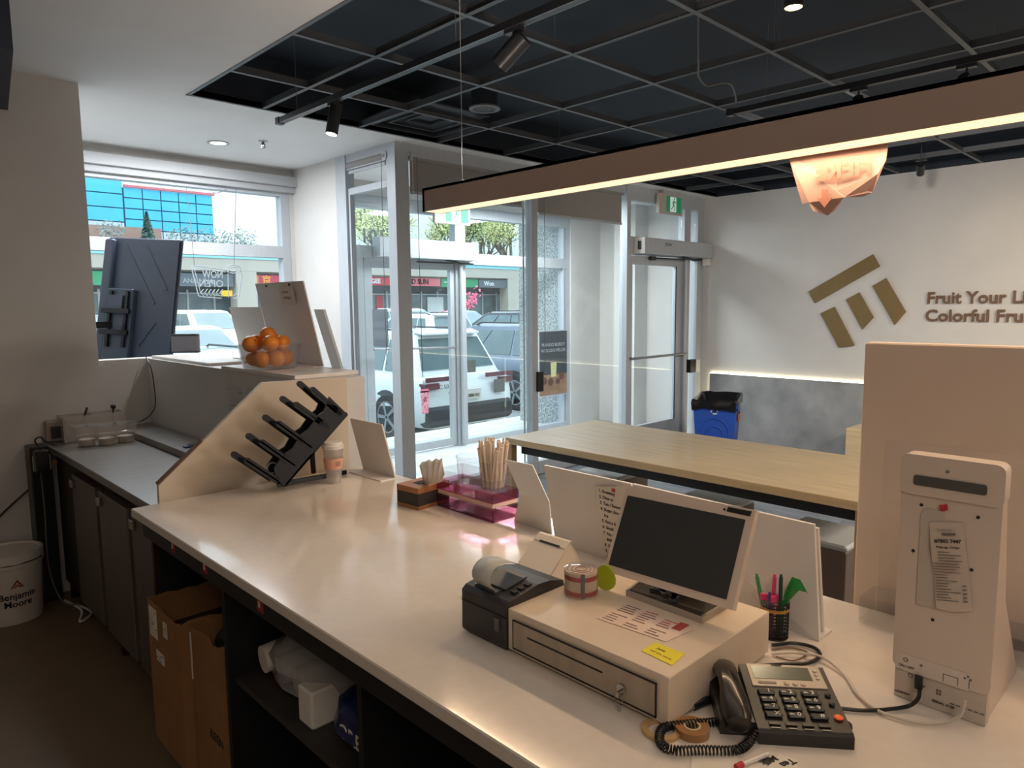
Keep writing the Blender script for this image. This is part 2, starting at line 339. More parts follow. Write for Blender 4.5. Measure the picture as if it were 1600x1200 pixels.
for i in range(8):
    x=5.1+3.3*(i-1); struct('parking_line',MB().box((x,8.3,-.44),(x+.1,8.31,-.44)).prism([(x,8,-.447),(x+.1,8,-.447),(x+.1,13,GZ(13)+.004),(x,13,GZ(13)+.004)],(0,0,.004)),mat('white_line_paint',(225,225,220),.7))
pe=struct('wall_pier',MB().box((6.76,6.06,-.45),(7.4,6.80,4.0)),mat('pebbledash',(206,208,208),.95,c2=(104,108,110),nscale=42,bump=.6))
# cars -------------------------------------------------------
tyre=mat('tyre_rubber',(32,33,36),.8); rimm=mat('alloy_rim',(170,174,178),.35,.7); cgl=mat('car_glass',(96,118,122),.12,.0,coat=.6,noise=.25,nscale=1.2)  # cgl: cyan tint puts a reflection into the pane colour
blk=mat('car_black_trim',(44,46,50),.6); tail=mat('tail_lamp',(110,52,60),.25,coat=.5); head=mat('head_lamp',(215,220,224),.15,.3)
def car(label,x,y,paint,rz=0,H=1.62,L=4.6,sedan=False,group='cars in the parking lot',detail=True,z=None):
    z=GZ(y) if z is None else z
    c=thing('car',label,'car',(x,y,z),rz,group); h=L/2; zb=.24
    bl=.98 if not sedan else .88
    st=[(-h,.60,.80),(-h+.04,.82,.86),(-h+.10,bl-.02,.88),(-h+.5,bl+.03,.92),(-.6,bl,.93),(.9,bl-.02,.93),(h-1.15,bl-.03,.91),(h-.6,bl-.10,.88),(h-.2,bl-.2,.80),(h,bl-.38,.66)]
    if sedan: st[2]=(-h+.10,bl,.84); st[3]=(-h+.7,bl+.02,.88)
    g=MB(); V=[];n=9
    for sy,zt,hw in st:
        half=[(0,zb),(hw*.88,zb),(hw*.98,zb+.12),(hw,.55),(hw*.985,zt-.12),(hw*.93,zt-.02),(hw*.78,zt),(0,zt+.015)]
        V.append([(p[0],sy,p[1]) for p in half]+[(-p[0],sy,p[1]) for p in half[-2:0:-1]])
    k=len(V[0]); vs=[p for r in V for p in r]; fs=[]
    for i in range(len(V)-1):
        for j in range(k): fs.append((i*k+j,(i+1)*k+j,(i+1)*k+(j+1)%k,i*k+(j+1)%k))
    fs+=[tuple(range(k)),tuple(range(len(vs)-1,len(vs)-1-k,-1))]
    g.add(vs,fs); g.out('body',paint,c,smooth=True,world=False)
    # cabin hull: base ring / roof ring
    yb0,yb1=(-h+.22,h-1.12) if not sedan else (-h+.75,h-1.25)
    yr0,yr1=(-h+.55,h-2.15) if not sedan else (-h+1.45,h-2.2)
    ym0=yr0-.12
    ring=lambda y0,y1,w,z,e: [(-w+e,y0,z),(w-e,y0,z),(w,y0+e*1.6,z),(w,y1-e*1.6,z),(w-e,y1,z),(-w+e,y1,z),(-w,y1-e*1.6,z),(-w,y0+e*1.6,z)]
    A=ring(yb0,yb1,.86,bl-.03,.08); B=ring(yr0,yr1,.68,H-.05,.08); C=ring(yr0+.12,yr1-.2,.56,H,.1)
    vs=A+B+C; fs=[(i,(i+1)%8,(i+1)%8+8,i+8) for i in range(8)]+[(i+8,(i+1)%8+8,(i+1)%8+16,i+16) for i in range(8)]+[tuple(range(16,24))]
    MB().add(vs,fs).out('cabin',paint,c,smooth=True,world=False)
    A_=[Vector(p) for p in A]; B_=[Vector(p) for p in B]
    def pane(a0,a1,b0,b1,u0,u1,v0,v1,nm):
        f=lambda u,v:(a0.lerp(a1,u)).lerp(b0.lerp(b1,u),v)
        q=[f(u0,v0),f(u1,v0),f(u1,v1),f(u0,v1)]; nn=(q[1]-q[0]).cross(q[3]-q[0]).normalized()
        if nn.dot(q[0]-Vector((0,0,.8)))<0: nn=-nn
        MB().prism([p+nn*.004 for p in q],nn*.01).out(nm,cgl,c,world=False)
    pane(A_[0],A_[1],B_[0],B_[1],.03,.97,.18 if not sedan else .1,.90,'rear_window'); pane(A_[5],A_[4],B_[5],B_[4],.03,.97,.06,.92,'windscreen')
    for s in (0,1):
        a0,a1,b0,b1=(A_[2],A_[3],B_[2],B_[3]) if s else (A_[7],A_[6],B_[7],B_[6])
        for u0,u1 in ((.06,.22),(.245,.56),(.59,.93)):
            pane(a0,a1,b0,b1,u0,u1,.14,.88,'side_window')
    for sx in (-1,1):
        for wy in (-h+.88,h-.92):
            w=MB().lathe([(0,-.1),(.24,-.1),(.33,-.09),(.345,-.06),(.345,.08),(.33,.1),(.25,.1),(.22,.085)],(sx*.83,wy,.345),20,ax=(sx,0,0)).out('wheel',tyre,c,smooth=True,world=False)
            if detail:
                r=MB().cyl((sx*.905,wy,.345),.05,.02,10,ax=(sx,0,0))
                for q in range(5):
                    a=q*2*PI/5; d=Vector((0,math.cos(a),math.sin(a))); t=Vector((0,-d.z,d.y))*.018; o=Vector((sx*.915,wy,.345))
                    r.prism([o+t,o-t,o+d*.23-t*1.6,o+d*.23+t*1.6],(sx*.012,0,0))
                r.lathe([(.22,0),(.25,0),(.25,.015),(.22,.015)],(sx*.91,wy,.345),20,ax=(sx,0,0)).out('rim',rimm,w,world=False)
            pts=[(sx*.875,wy+.42*math.cos(a),.34+.42*math.sin(a)) for a in [PI*i/12 for i in range(13)]]
            MB().prism(pts+[(sx*.875,wy-.42,.24),(sx*.875,wy+.42,.24)],(sx*.045,0,0)).out('wheel_arch',blk,c,world=False)
        MB().box((sx*.60,-h-.015,bl-.17),(sx*.86,-h+.14,bl-.08),bev=.01).out('tail_light',tail,c,world=False)
        MB().box((sx*.45,h-.16,.5),(sx*.74,h-.02,.62),bev=.03).out('headlight',head,c,world=False)
        MB().box((sx*.90,h-1.75,bl-.02),(sx*1.06,h-1.6,bl+.13),bev=.03).out('mirror',paint,c,world=False)
        if detail:
            for wy in (-.55,.45): MB().box((sx*.925,wy-.1,bl-.16),(sx*.955,wy+.1,bl-.125)).out('door_handle',paint,c,world=False)
            if not sedan: MB().tube([(sx*.60,yr0+.1,H-.03),(sx*.60,yr0+.3,H+.02),(sx*.60,yr1-.3,H+.02),(sx*.60,yr1-.1,H-.05)],.014,6).out('roof_rail',blk,c,world=False)
    MB().box((-.84,-h-.04,.26),(.84,-h+.2,.56),bev=.05).out('rear_bumper',blk,c,world=False)
    MB().box((-.80,h-.25,.24),(.80,h+.02,.45),bev=.05).out('front_bumper',blk,c,world=False)
    MB().box((-.16,-h-.045,.62),(.16,-h-.005,.77)).out('licence_plate',wpl,c,world=False)
    if not sedan: MB().prism([(-.6,yr0+.1,H-.01),(.6,yr0+.1,H-.01),(.55,yr0-.12,H-.05),(-.55,yr0-.12,H-.05)],(0,0,.025)).out('roof_spoiler',paint,c,world=False)
    return c
cw=mat('car_white',(232,236,238),.25,coat=.6); cgr=mat('car_grey_blue',(112,124,140),.25,.4,coat=.6); csl=mat('car_silver',(176,182,188),.25,.4,coat=.6)
cdk=mat('car_dark',(58,64,70),.25,.3,coat=.6); cgn=mat('car_pale_green',(170,190,192),.25,.3,coat=.6)
c1=car('white SUV backed up right outside the glass door',6.87,10.25,cw,z=-.45)
text('C 50',.09,mat('badge_grey',(120,124,128),.3,.6),c1,(6.25,7.93,.36),X,Z,name='badge',depth=.004)
text('AWD',.05,mat('badge_grey',(120,124,128)),c1,(6.42,7.93,.28),X,Z,name='badge',depth=.004)
for s in (-1,1): MB().box((6.87+s*.3,7.925,.47),(6.87+s*.84,7.96,.535)).out('tail_light',tail,c1)
MB().box((7.32,7.90,.22),(7.52,7.93,.42)).out('bumper_sticker',inkg,c1)
text('CXBN 412',.07,ink,c1,(6.73,7.898,.2),X,Z,name='plate_lettering',depth=.002,width=.26)
c2=car('grey-blue SUV parked beside the white one at the door',10.15,10.85,cgr,z=-.43)
for (lb,x,y,p,rz,H,sd) in (
 ('white SUV in the second row behind the door post',12.6,17.2,cw,0,1.62,False),
 ('dark grey SUV in the second row right of the post',17.4,18.4,cdk,0,1.6,False),
 ('silver hatchback in the second row, rightmost behind the glass',20.3,18.6,csl,0,1.5,False),
 ('white hatchback two rows out behind the exit operator',18.6,25.5,cw,PI,1.58,False),
 ('pale green sedan three rows out left of the concrete column',22.0,25.8,cgn,PI,1.45,True),
 ('silver sedan in the far row below the wide column',29.5,28.0,csl,PI,1.45,True),
 ('white sedan in the far row, rightmost before the mullion',33.5,30.5,cw,PI,1.45,True),
 ('silver SUV nearest the left shop window behind the speaker',3.1,9.8,cgn,0,1.46,False),
 ('white sedan angled behind the fruit bowl',5.9,16.4,cw,PI,1.45,True),
 ('white SUV parked far off behind the neon sign',9.6,25.0,cw,PI,1.62,False),
 ('dark sedan in the far row left of the neon sign',7.2,27.5,cdk,PI,1.45,True),
 ('silver sedan behind the black television',3.2,20.4,csl,PI,1.5,True),
 ('white hatchback behind the narrow side pane',9.6,17.0,cw,PI,1.5,False),
 ('white sedan far behind the narrow side pane',15.6,27.2,cw,0,1.5,True),
 ('pale grey car seen through the door glass near pink flowers',12.2,22.4,csl,PI,1.5,True),
 ('silver car at the far left edge of the window',2.5,15.2,csl,0,1.5,True)):
    car(lb,x,y,p,rz,H,sedan=sd,detail=y<20)
# strip mall ---------------------------------------------------
SY=40.0
mall=thing('shopping_plaza','long low shopping plaza with teal eaves across the parking lot','building',(30,SY,0))
stone=mat('pale_stone_band',(196,190,178),.9,c2=(176,170,158),nscale=20,stretch=(1,1,4)); teal=mat('teal_metal',(96,196,208),.5); tealL=mat('pale_teal_metal',(150,214,220),.5)
sh=mat('shopfront_grey_panel',(96,104,108),.6); shg=mat('shop_glass',(110,124,128),.12,coat=.5,noise=.3,nscale=1.5); shf=mat('shop_frame',(190,196,198),.5)  # sh: plain grey for the wall behind the shop panes
MB().box((-4,SY,4.32),(64,SY+14,4.50)).out('eave_cap',tealL,mall); MB().box((-4,SY-.05,4.50),(64,SY+14,4.72)).out('eave_top',teal,mall)
MB().box((-4,SY+.05,3.62),(64,SY+14,4.32)).out('stone_fascia',stone,mall)
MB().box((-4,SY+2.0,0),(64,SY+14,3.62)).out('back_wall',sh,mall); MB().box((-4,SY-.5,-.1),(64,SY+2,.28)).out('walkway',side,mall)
for x in (12.3,17.1,38.6,56): MB().box((x,SY+.05,.2),(x+1.2,SY+1.0,3.63)).out('column',stone,mall)
x=3
while x<60:
    w=1.5
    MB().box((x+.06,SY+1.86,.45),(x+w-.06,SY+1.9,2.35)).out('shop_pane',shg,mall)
    MB().box((x-.05,SY+1.82,.28),(x+.05,SY+1.92,2.6)).out('shop_mullion',shf,mall); x+=w
MB().box((3,SY+1.83,2.36),(60,SY+1.9,2.44)).out('shop_transom',shf,mall)
def sign(x0,x1,z0,z1,c,txt,tcol,size,nm='sign_board',xo=.2,lab=None):
    s=MB().box((x0,SY+.2,z0),(x1,SY+.32,z1)).out(nm,c,mall,label=lab)
    if txt: text(txt,size,tcol,s,(x0+xo,SY+.19,z0+(z1-z0)*.25),X,Z,depth=.02,bold=.01)
gs=mat('green_sign',(60,150,106),.6); rs=mat('red_sign',(176,64,82),.6); gys=mat('grey_sign',(98,106,112),.6); ws=mat('white_sign',(216,220,220),.6); yls=mat('yellow_sign',(240,212,60),.6); ors=mat('orange_letter',(232,160,70),.6)
sign(9.6,11.9,2.75,3.45,gs,'',ws,.4,lab='green shop sign')
sign(14.0,17.0,2.75,3.45,gys,'ANA NNA',mat('dim_letters',(150,156,158),.6),.36)
sign(17.7,19.3,2.75,3.45,rs,'\u9f8d \u4eac',ors,.6,lab='red shop sign with two orange characters')
sign(19.3,23.6,2.75,3.45,rs,'',ws,.4)
sign(24.0,28.4,2.95,3.5,redp,'ASSURED  GEE',ws,.42); sign(28.7,32.0,2.95,3.5,mat('light_red_sign',(206,110,118),.6),'RED SUN',ink,.5)
sign(32.1,35.6,2.9,3.5,gs,'\u4e00\u4e00 \u54c1',ws,.5); sign(35.7,38.6,2.9,3.5,gys,'  Won',ws,.5); sign(40.2,46,2.7,3.55,gys,'',ws,.5)
MB().lathe([(.0,0),(.42,0),(.42,.08),(0,.08)],(41.4,SY+.15,3.15),20,ax=(0,-1,0)).out('round_sign',yls,mall); text('O',.5,ink,mall,(41.2,SY+.05,2.98),X,Z,depth=.02)
for (x,z,w,h,c) in ((25.6,.9,1.0,1.4,ws),(27.6,.7,.5,1.6,redp),(32.0,1.0,1.5,1.2,ws),(34.2,.9,.9,1.3,ws),(43.0,.8,1.4,1.4,redp),(13.4,.8,.7,1.8,ws),(20.5,1.2,1,.8,ws)): MB().box((x,SY+1.78,z),(x+w,SY+1.8,z+h)).out('window_poster',c,mall)
# pink blossom display in front of the plaza
bt=thing('blossom_tree','pink blossom tree standing before the shops across the lot','tree',(29.2,34,GZ(34)))
g=MB().tube([(29.2,34,0),(29.3,34,.9),(29.5,34,1.5)],.06); g.tube([(29.3,34,.9),(28.7,34,1.3)],.04); g.out('trunk',mat('bark',(90,76,66),.9),bt)
g=MB()
for i in range(420):
    cx,cz,rr=random.choice(((29.6,2.1,.5),(29.1,1.6,.3),(28.2,1.2,.35),(27.7,1.0,.3))); a=Vector((random.gauss(cx,rr*.4),34+random.gauss(0,.3),random.gauss(cz,rr*.5)))
    d=Vector((random.uniform(-1,1),random.uniform(-1,1),random.uniform(-1,1))).normalized()*.09; e=d.orthogonal().normalized()*.09; g.add([a-d,a+e,a+d,a-e],[(0,1,2,3)])
g.out('blossom',mat('pink_blossom',(240,120,150),.7),bt,kind='stuff')
# glazed office block with cyan spandrels
off=thing('office_block','glass office block with cyan panels rising behind the plaza','building',(22,70,0))
cy=mat('cyan_spandrel',(86,196,232),.35,noise=.08,nscale=.5); pg=mat('pale_sky_glass',(196,214,220),.08,noise=.06,nscale=.5,coat=.4); mul=mat('thin_dark_mullion',(60,90,110),.6)  # pg: pale tone carries the sky reflection in the glass colour
MB().box((8,70.3,0),(20.1,80,12.9)).box((20.1,70.3,0),(28.0,80,12.3)).out('core',mat('pale_core',(205,214,218),.8),off)
def bandz(x0,x1,y,zt,rows,hh,nx,low):
    w=(x1-x0)/nx
    for i in range(nx):
        for j in range(rows): MB().box((x0+i*w+.05,y-.15,zt-(j+1)*hh+.05),(x0+(i+1)*w-.05,y,zt-j*hh-.05)).out('spandrel_panel',cy,off)
        zz=zt-rows*hh
        for j in range(2): MB().box((x0+i*w+.05,y-.15,zz-(j+1)*low+.05),(x0+(i+1)*w-.05,y,zz-j*low-.05)).out('glass_panel',pg,off)
bandz(8,20.1,70.3,12.9,3,1.22,4,2.4); bandz(20.15,28.0,70.3,12.35,4,.93,5,2.4)
MB().box((20.2,70.0,12.35),(28.2,70.4,12.55)).out('red_coping',mat('red_coping',(214,120,128),.6),off)
MB().box((8,70.25,2),(20.1,70.3,12.9)).box((20.1,70.25,2),(28,70.3,12.3)).out('mullion_grid',mul,off)
bb=thing('brick_building','low brick building in front of the glass office block','building',(15,60,0))
MB().box((6,60,0),(19.8,64,7.8)).out('wall',mat('red_brick',(176,140,126),.9,noise=.1,nscale=3),bb)
for i in range(6): MB().box((9+i*2.0,59.92,5.6),(10+i*2.0,60,6.6)).out('window',mat('pale_pane',(170,196,206),.2),bb)
# trees
leafy=mat('spring_leaves',(228,224,150),.8,c2=(196,200,146),nscale=3); leafd=mat('conifer_needles',(88,112,104),.8,noise=.2,nscale=2); bark=mat('grey_bark',(120,110,98),.9)
def quadcloud(g,pts,s):
    for p in pts:
        d=Vector((random.uniform(-1,1),random.uniform(-1,1),random.uniform(-1,1))).normalized()*s; e=d.orthogonal().normalized()*s*.7; g.add([p-d,p+e,p+d,p-e],[(0,1,2,3)])
def deciduous(label,x,y,z0,H,rad,n=6500,s=.13,grp='bare spring trees behind the plaza'):
    t=thing('budding_tree',label,'tree',(x,y,z0),0,grp); g=MB(); tips=[]
    def br(p,d,L,r,k):
        q=p+d*L; m=p.lerp(q,.5)+Vector((random.uniform(-1,1),random.uniform(-1,1),0))*L*.06
        g.tube([p,m,q],r,4,False)
        if k==0: tips.append((p,q)); return
        for i in range(4 if k>1 else 5):
            nd=(d+Vector((random.uniform(-1,1),random.uniform(-1,1),random.uniform(-.15,.7)))*.75).normalized(); br(p.lerp(q,random.uniform(.55,1)),nd,L*.68,r*.55,k-1)
    br(Vector((x,y,z0)),Z,H*.34,H*.016,4); g.out('trunk_and_branches',bark,t,kind=None)
    pts=[]
    for i in range(n):
        a,b=random.choice(tips); pts.append(a.lerp(b,random.random())+Vector([random.gauss(0,.45) for _ in range(3)]))
    g=MB(); quadcloud(g,pts,s); g.out('leaves',leafy,t,kind='stuff')
deciduous('broad budding tree behind the plaza, seen over the inner door',58,66,0,19,5)
deciduous('tall budding tree right of the exit sign behind the plaza',50.5,61,0,17,5)
deciduous('budding tree directly behind the green exit sign',43.0,65,0,17,4)
deciduous('budding tree behind the plaza beside the mullion',66,68,0,21,5)
ct=thing('conifer','dark conifer in front of the brick building','tree',(18.0,57.5,0))
g=MB()
pts=[]
for i in range(2600):
    h=random.random()**.8; r=(1-h)*1.3*random.random()**.5; a=random.random()*2*PI; pts.append(Vector((18+r*math.cos(a),57.5+r*math.sin(a),3.8+h*4.9)))
quadcloud(g,pts,.13); g.out('needles',leafd,ct,kind='stuff'); MB().tube([(18,57.5,0),(18,57.5,8)],.12).out('trunk',bark,ct)
for k,(x,w) in enumerate(((20.7,1.1),(23.1,1.15),(25.5,1.1),(15.7,.8))):
    s=thing('shrub',('grey-green bush left of the conifer','hazy bush right of the conifer','hazy bush at the middle of the office block foot','hazy bush below the cyan panels, right end')[(k+1)%4],'shrub',(x,58,0),0,'bushes before the office block')
    g=MB(); quadcloud(g,[Vector((x+w*(1-2*random.random()**1.0),58+random.uniform(-.6,.6),random.uniform(4.5,7.2+.8*math.sin(i)))) for i in range(900)],.13); g.out('foliage',mat('hazy_leaves',(136,146,142),.8,noise=.2,nscale=2),s,kind='stuff')
    MB().tube([(x,58,0),(x,58,5)],.08).out('stem',bark,s)
#NEXT
# =========================================================== INTERIOR THINGS
CT=.90
ct_=thing('service_counter','long white quartz service counter with open black shelving below','counter',(1.1,1.0,0))
MB().box((.672,-.8,CT-.028),(1.55,2.487,CT),bev=.003).out('countertop',quartz,ct_)
MB().box((.705,-.8,.80),(.722,2.49,CT-.028)).out('apron',blackm,ct_)
MB().box((1.50,-.8,0),(1.52,2.5,CT-.028)).out('back_panel',blackm,ct_)
MB().box((.72,-.8,.10),(1.50,2.49,.118)).out('base_shelf',blackm,ct_)
MB().box((.76,-.8,0),(.775,2.49,.10)).out('toe_kick',blackm,ct_)
for y in (2.475,1.895,1.205,.5,-.2,-.78): MB().box((.725,y-.009,.118),(1.50,y+.009,CT-.028)).out('divider',blackm,ct_)
MB().box((.745,1.214,.505),(1.50,1.886,.523)).out('shelf',mat('shelf_black',(52,50,48),.5),ct_)
for y,z,w in ((2.205,.838,.032),(1.955,.838,.032),(1.61,.836,.036)):
    s=MB().box((.7035,y-w/2,z-.022),(.7049,y+w/2,z+.022)).out('red_label',redl,ct_,label='red sticker with small white print')
    MB().box((.7030,y-w*.05,z-.012),(.7034,y+w*.28,z+.004)).box((.7030,y-w*.4,z+.012),(.7034,y+w*.3,z+.016)).out('print',paperm,s)
# cardboard boxes in the first bay
def cbox(label,x0,x1,y0,y1,h,open_=True,jag=0):
    b=thing('cardboard_box',label,'box',((x0+x1)/2,(y0+y1)/2,.118),0,'cardboard boxes under the counter')
    t=.006
    MB().box((x0,y0,.118),(x1,y1,.124)).out('bottom',cardb,b)
    def side(a,b2,n,nm):
        a=Vector(a);b2=Vector(b2); k=8; top=[]
        for i in range(k+1):
            p=a.lerp(b2,i/k); top.append(Vector((p.x,p.y,h+random.uniform(-jag,jag))))
        MB().prism([Vector((a.x,a.y,.124))]+top+[Vector((b2.x,b2.y,.124))],n).out(nm,cardb,b)
    side((x0,y0,0),(x0,y1,0),(t,0,0),'side_panel'); side((x1,y0,0),(x1,y1,0),(-t,0,0),'side_panel')
    side((x0+.0006,y0+.0006,0),(x1-.0006,y0+.0006,0),(0,t,0),'side_panel'); side((x0+.0006,y1-.0006,0),(x1-.0006,y1-.0006,0),(0,-t,0),'side_panel'); return b
b1=cbox('tall open cardboard box with three white labels at the shelf end',.69,.95,2.16,2.45,.60,jag=.006)
for y,z,w,h in ((2.43,.585,.07,.10),(2.30,.57,.035,.05),(2.38,.45,.07,.035)):
    s=MB().box((.6885,y-w,z-h),(.6898,y,z)).out('paper_label',paperm,b1); g=MB(); strokes(g,Vector((.6884,y,z-h)),-Y,Z,w,h,8,.003,-X*.0004); g.out('print',inkg,s)
MB().box((.72,2.158,.42),(.78,2.1595,.57)).out('paper_label',paperm,b1)
MB().box((.70,2.17,.13),(.94,2.44,.50)).out('liner_bag',mat('black_bag',(30,32,34),.4,bump=.4,nscale=30),b1)
b2=cbox('lower open cardboard box beside the black divider',.715,.97,1.925,2.13,.60,jag=.010)
MB().ball((.84,2.03,.56),.09,12,8,.5).out('liner_bag',mat('black_bag',(30,32,34)),b2,smooth=True)
text('KEEN',.04,ink,b2,(.7140,2.02,.30),-Y,Z,depth=.0004)
# items on the shelf in the second bay
def bag(name,label,c,r,sc,m,cat='bag',seed=1,grp=None):
    rd=random.Random(seed); t=thing(name,label,cat,(c[0],c[1],c[2]-r*sc[2]),0,grp); g=MB().ball((0,0,0),r,20,14)
    for i,p in enumerate(g.v):
        q=Vector((p.x*sc[0],p.y*sc[1],max(p.z*sc[2],-r*sc[2]))); n=math.sin(p.x*60+seed)*math.cos(p.y*70)+math.sin(p.z*80+seed*2)
        g.v[i]=Vector(c)+q*(1+.06*n)
    g.out('body',m,t,smooth=True); return t
plw=clear('clear_bag_film',(.85,.85,.85),rough=.15,milk=.35,milkc=(.55,.55,.55))
cups=thing('cup_sleeve_stack','plastic-wrapped white cup stack lying on the upper shelf','cups',(.86,1.72,.523))
for k in range(3):
    MB().lathe([(.0,0),(.038,0),(.045,.16),(.046,.16),(.046,.168),(0,.168)],(.80+.005*k,1.83-.09*k,.575),18,ax=(1,-.1,.05)).out('cup_stack',paperm,cups,smooth=True)
bag('plastic_bag','crumpled clear bag over the cup stack on the shelf',(.88,1.66,.60),.12,(.9,1.5,.62),plw,seed=3)
kn=thing('napkin_pack','white napkin pack standing on the shelf beside the clear bag','napkins',(.82,1.54,.523))
MB().box((.77,1.50,.523),(.95,1.57,.62),bev=.006).out('pack',paperm,kn)
bp=bag('blue_packet','dark blue printed packet at the shelf edge','packet'and(.86,1.34,.60),.10,(1,1.1,.70),mat('dark_blue_film',(22,32,84),.3,bump=.3,nscale=20),cat='packet',seed=5)
text('OREO',.05,paperm,bp,(.768,1.37,.575),-Y,Z,depth=.001,width=.13)
wb=bag('paper_bag','crumpled pale paper bag bulging out below the blue packet',(.86,1.32,.39),.15,(.8,.85,.75),mat('kraft_white',(150,140,132),.8,bump=.5,nscale=10),seed=8)
wb['category']='bag'
wb2=bag('paper_bag','second crumpled paper bag down on the base shelf',(.88,1.36,.21),.12,(.9,1.1,.7),mat('kraft_white',(150,140,132)),seed=11); wb2['category']='bag'
# stainless prep bench
sb=thing('prep_bench','stainless steel prep bench running to the window wall','bench',(1.06,3.5,0))
MB().box((.785,2.535,.815),(1.335,4.415,.85),bev=.004).out('worktop',steel,sb)
MB().box((1.155,2.70,.85),(1.335,4.415,.885),bev=.004).out('raised_deck',steel,sb)
MB().box((1.10,2.535,.85),(1.112,2.80,.852)).out('seam',aluD,sb)
MB().box((.84,2.55,.08),(1.33,4.39,.815)).out('carcass',mat('dark_carcass',(60,54,50),.6),sb)
for k in range(4):
    y0=2.57+k*.46; 
    if y0>3.9: continue
    d=MB().box((.80,y0,.12),(.838,y0+.40,.76),bev=.004).out('door',steelD,sb)
    MB().box((.785,y0+.34,.70),(.80,y0+.385,.74),bev=.003).out('handle',chrome,d)
for y in (2.6,3.4,4.3): MB().cyl((.86,y,0),.02,.08,10).out('foot',bpl,sb)
pl=thing('drain_plug','small dark drain stopper lying on the raised steel deck','stopper',(1.245,3.5,.885))
MB().cyl((1.245,3.5,.885),.03,.012,16).out('disc',bpl,pl); MB().box((1.19,3.47,.885),(1.23,3.5,.893)).out('tab',mat('blue_plastic',(60,84,130),.5),pl)
# fridge + adaptor at the corner
fr=thing('undercounter_fridge','black undercounter fridge against the left wall behind the bucket','fridge',(.71,4.33,0))
MB().box((.705,4.285,.02),(.80,4.41,.845),bev=.006).out('body',mat('fridge_black',(24,28,30),.35),fr)
MB().box((.715,4.2835,.72),(.795,4.2849,.80)).out('rating_label',paperm,fr); text('AUGO',.03,mat('orange_letter',(232,160,70)),fr,(.738,4.2830,.745),X,Z,depth=.0004)
MB().box((.718,4.2830,.74),(.732,4.2834,.79)).out('print',inkg,fr)
ad=thing('power_adaptor','black power adaptor with looped lead hanging at the bench corner','adaptor',(.73,4.16,.85))
MB().box((.70,4.12,.74),(.76,4.18,.85),bev=.006).out('body',bpl,ad); MB().tube(bez([(.73,4.15,.85),(.71,4.15,.90),(.735,4.15,.915),(.76,4.17,.88),(.80,4.22,.86)]),.004).out('lead',bpl,ad,smooth=True)
sk=thing('wall_socket','wall socket cluster in the corner above the black fridge','socket',(.86,4.41,.93))
MB().box((.80,4.36,.852),(.90,4.418,.96),bev=.005).out('plate',mat('old_white_plastic',(150,140,130),.5),sk); MB().box((.82,4.34,.87),(.86,4.36,.93)).out('plug',bpl,sk)
cbl=lambda nm,lab,pts,r,m: tag(MB().tube(bez(pts,12),r,8).out(nm,m,None,smooth=True),lab,'cable')
cbl('power_cable','black cable drooping down the left wall beside the fridge',[(.695,4.33,.62),(.58,4.39,.50),(.52,4.40,.42),(.44,4.40,.40)],.005,bpl)
cbl('power_cable','grey cable hanging down the front of the black fridge',[(.745,4.275,.73),(.747,4.27,.5),(.745,4.275,.2),(.78,4.2,.03),(.84,4.1,.02)],.004,inkg)
cbl('power_cable','thin black wire looping from the window ledge down to the steel bench',[(1.325,4.40,1.27),(1.325,4.32,1.20),(1.32,4.27,1.05),(1.315,4.30,.97),(1.26,4.33,.915),(1.15,4.36,.905),(1.08,4.36,.90)],.003,bpl)
cbl('floor_cable','pale cable coiled on the floor beside the bucket',[(.80,4.25,.012),(.83,4.05,.012),(.79,3.9,.012),(.86,3.98,.012),(.83,4.15,.012)],.006,paperm)
# clear tubs on the bench
tubm=clear('tub_plastic',(.86,.84,.82),rough=.1,milk=.28,milkc=(.75,.7,.65))
lids=('left clear fluted topping tub on the steel bench','middle clear fluted topping tub on the steel bench','right clear fluted topping tub on the steel bench')
for k,(px,py) in enumerate(((130,697),(161,695),(190,691))):
    p=W(px,py,z=.85)+X*.02
    t=thing('topping_tub',lids[k],'tub',p,0,'topping tubs on the steel bench')
    MB().lathe([(0,.001),(.040,.001),(.043,.05),(.055,.055),(.056,.10),(.054,.10)],p,28,fl=.03).out('tub',tubm,t); MB().box((p.x-.06,p.y-.06,p.z+.10),(p.x+.06,p.y+.06,p.z+.108),bev=.003).out('lid',acr,t)
    MB().lathe([(0,.004),(.036,.004),(.038,.035),(0,.04)],p,14).out('contents',mat('pale_topping',(170,156,140),.8,noise=.3,nscale=90),t)
tb=thing('cutlery_box','clear acrylic box with tongs against the left wall','box',(1.0,4.33,.85))
g=MB(); 
for a,b in (((.86,4.27,.85),(1.16,4.274,.985)),((.86,4.40,.85),(1.16,4.404,.985)),((.86,4.274,.85),(.864,4.40,.985)),((1.156,4.274,.85),(1.16,4.40,.985)),((.86,4.27,.85),(1.16,4.404,.854)),((1.01,4.274,.85),(1.013,4.40,.985))): g.box(a,b)
g.out('walls',tubm,tb); MB().tube([(.93,4.30,.87),(.99,4.33,1.02)],.006).out('tongs',bpl,tb)
sp=thing('ladle','dark handled ladle resting in the clear acrylic box','ladle',(1.10,4.33,.86)); MB().tube([(1.10,4.33,.86),(1.12,4.34,1.0)],.005).out('handle',bpl,sp); MB().ball((1.12,4.34,1.01),.014,10,8).out('knob',bpl,sp,smooth=True)
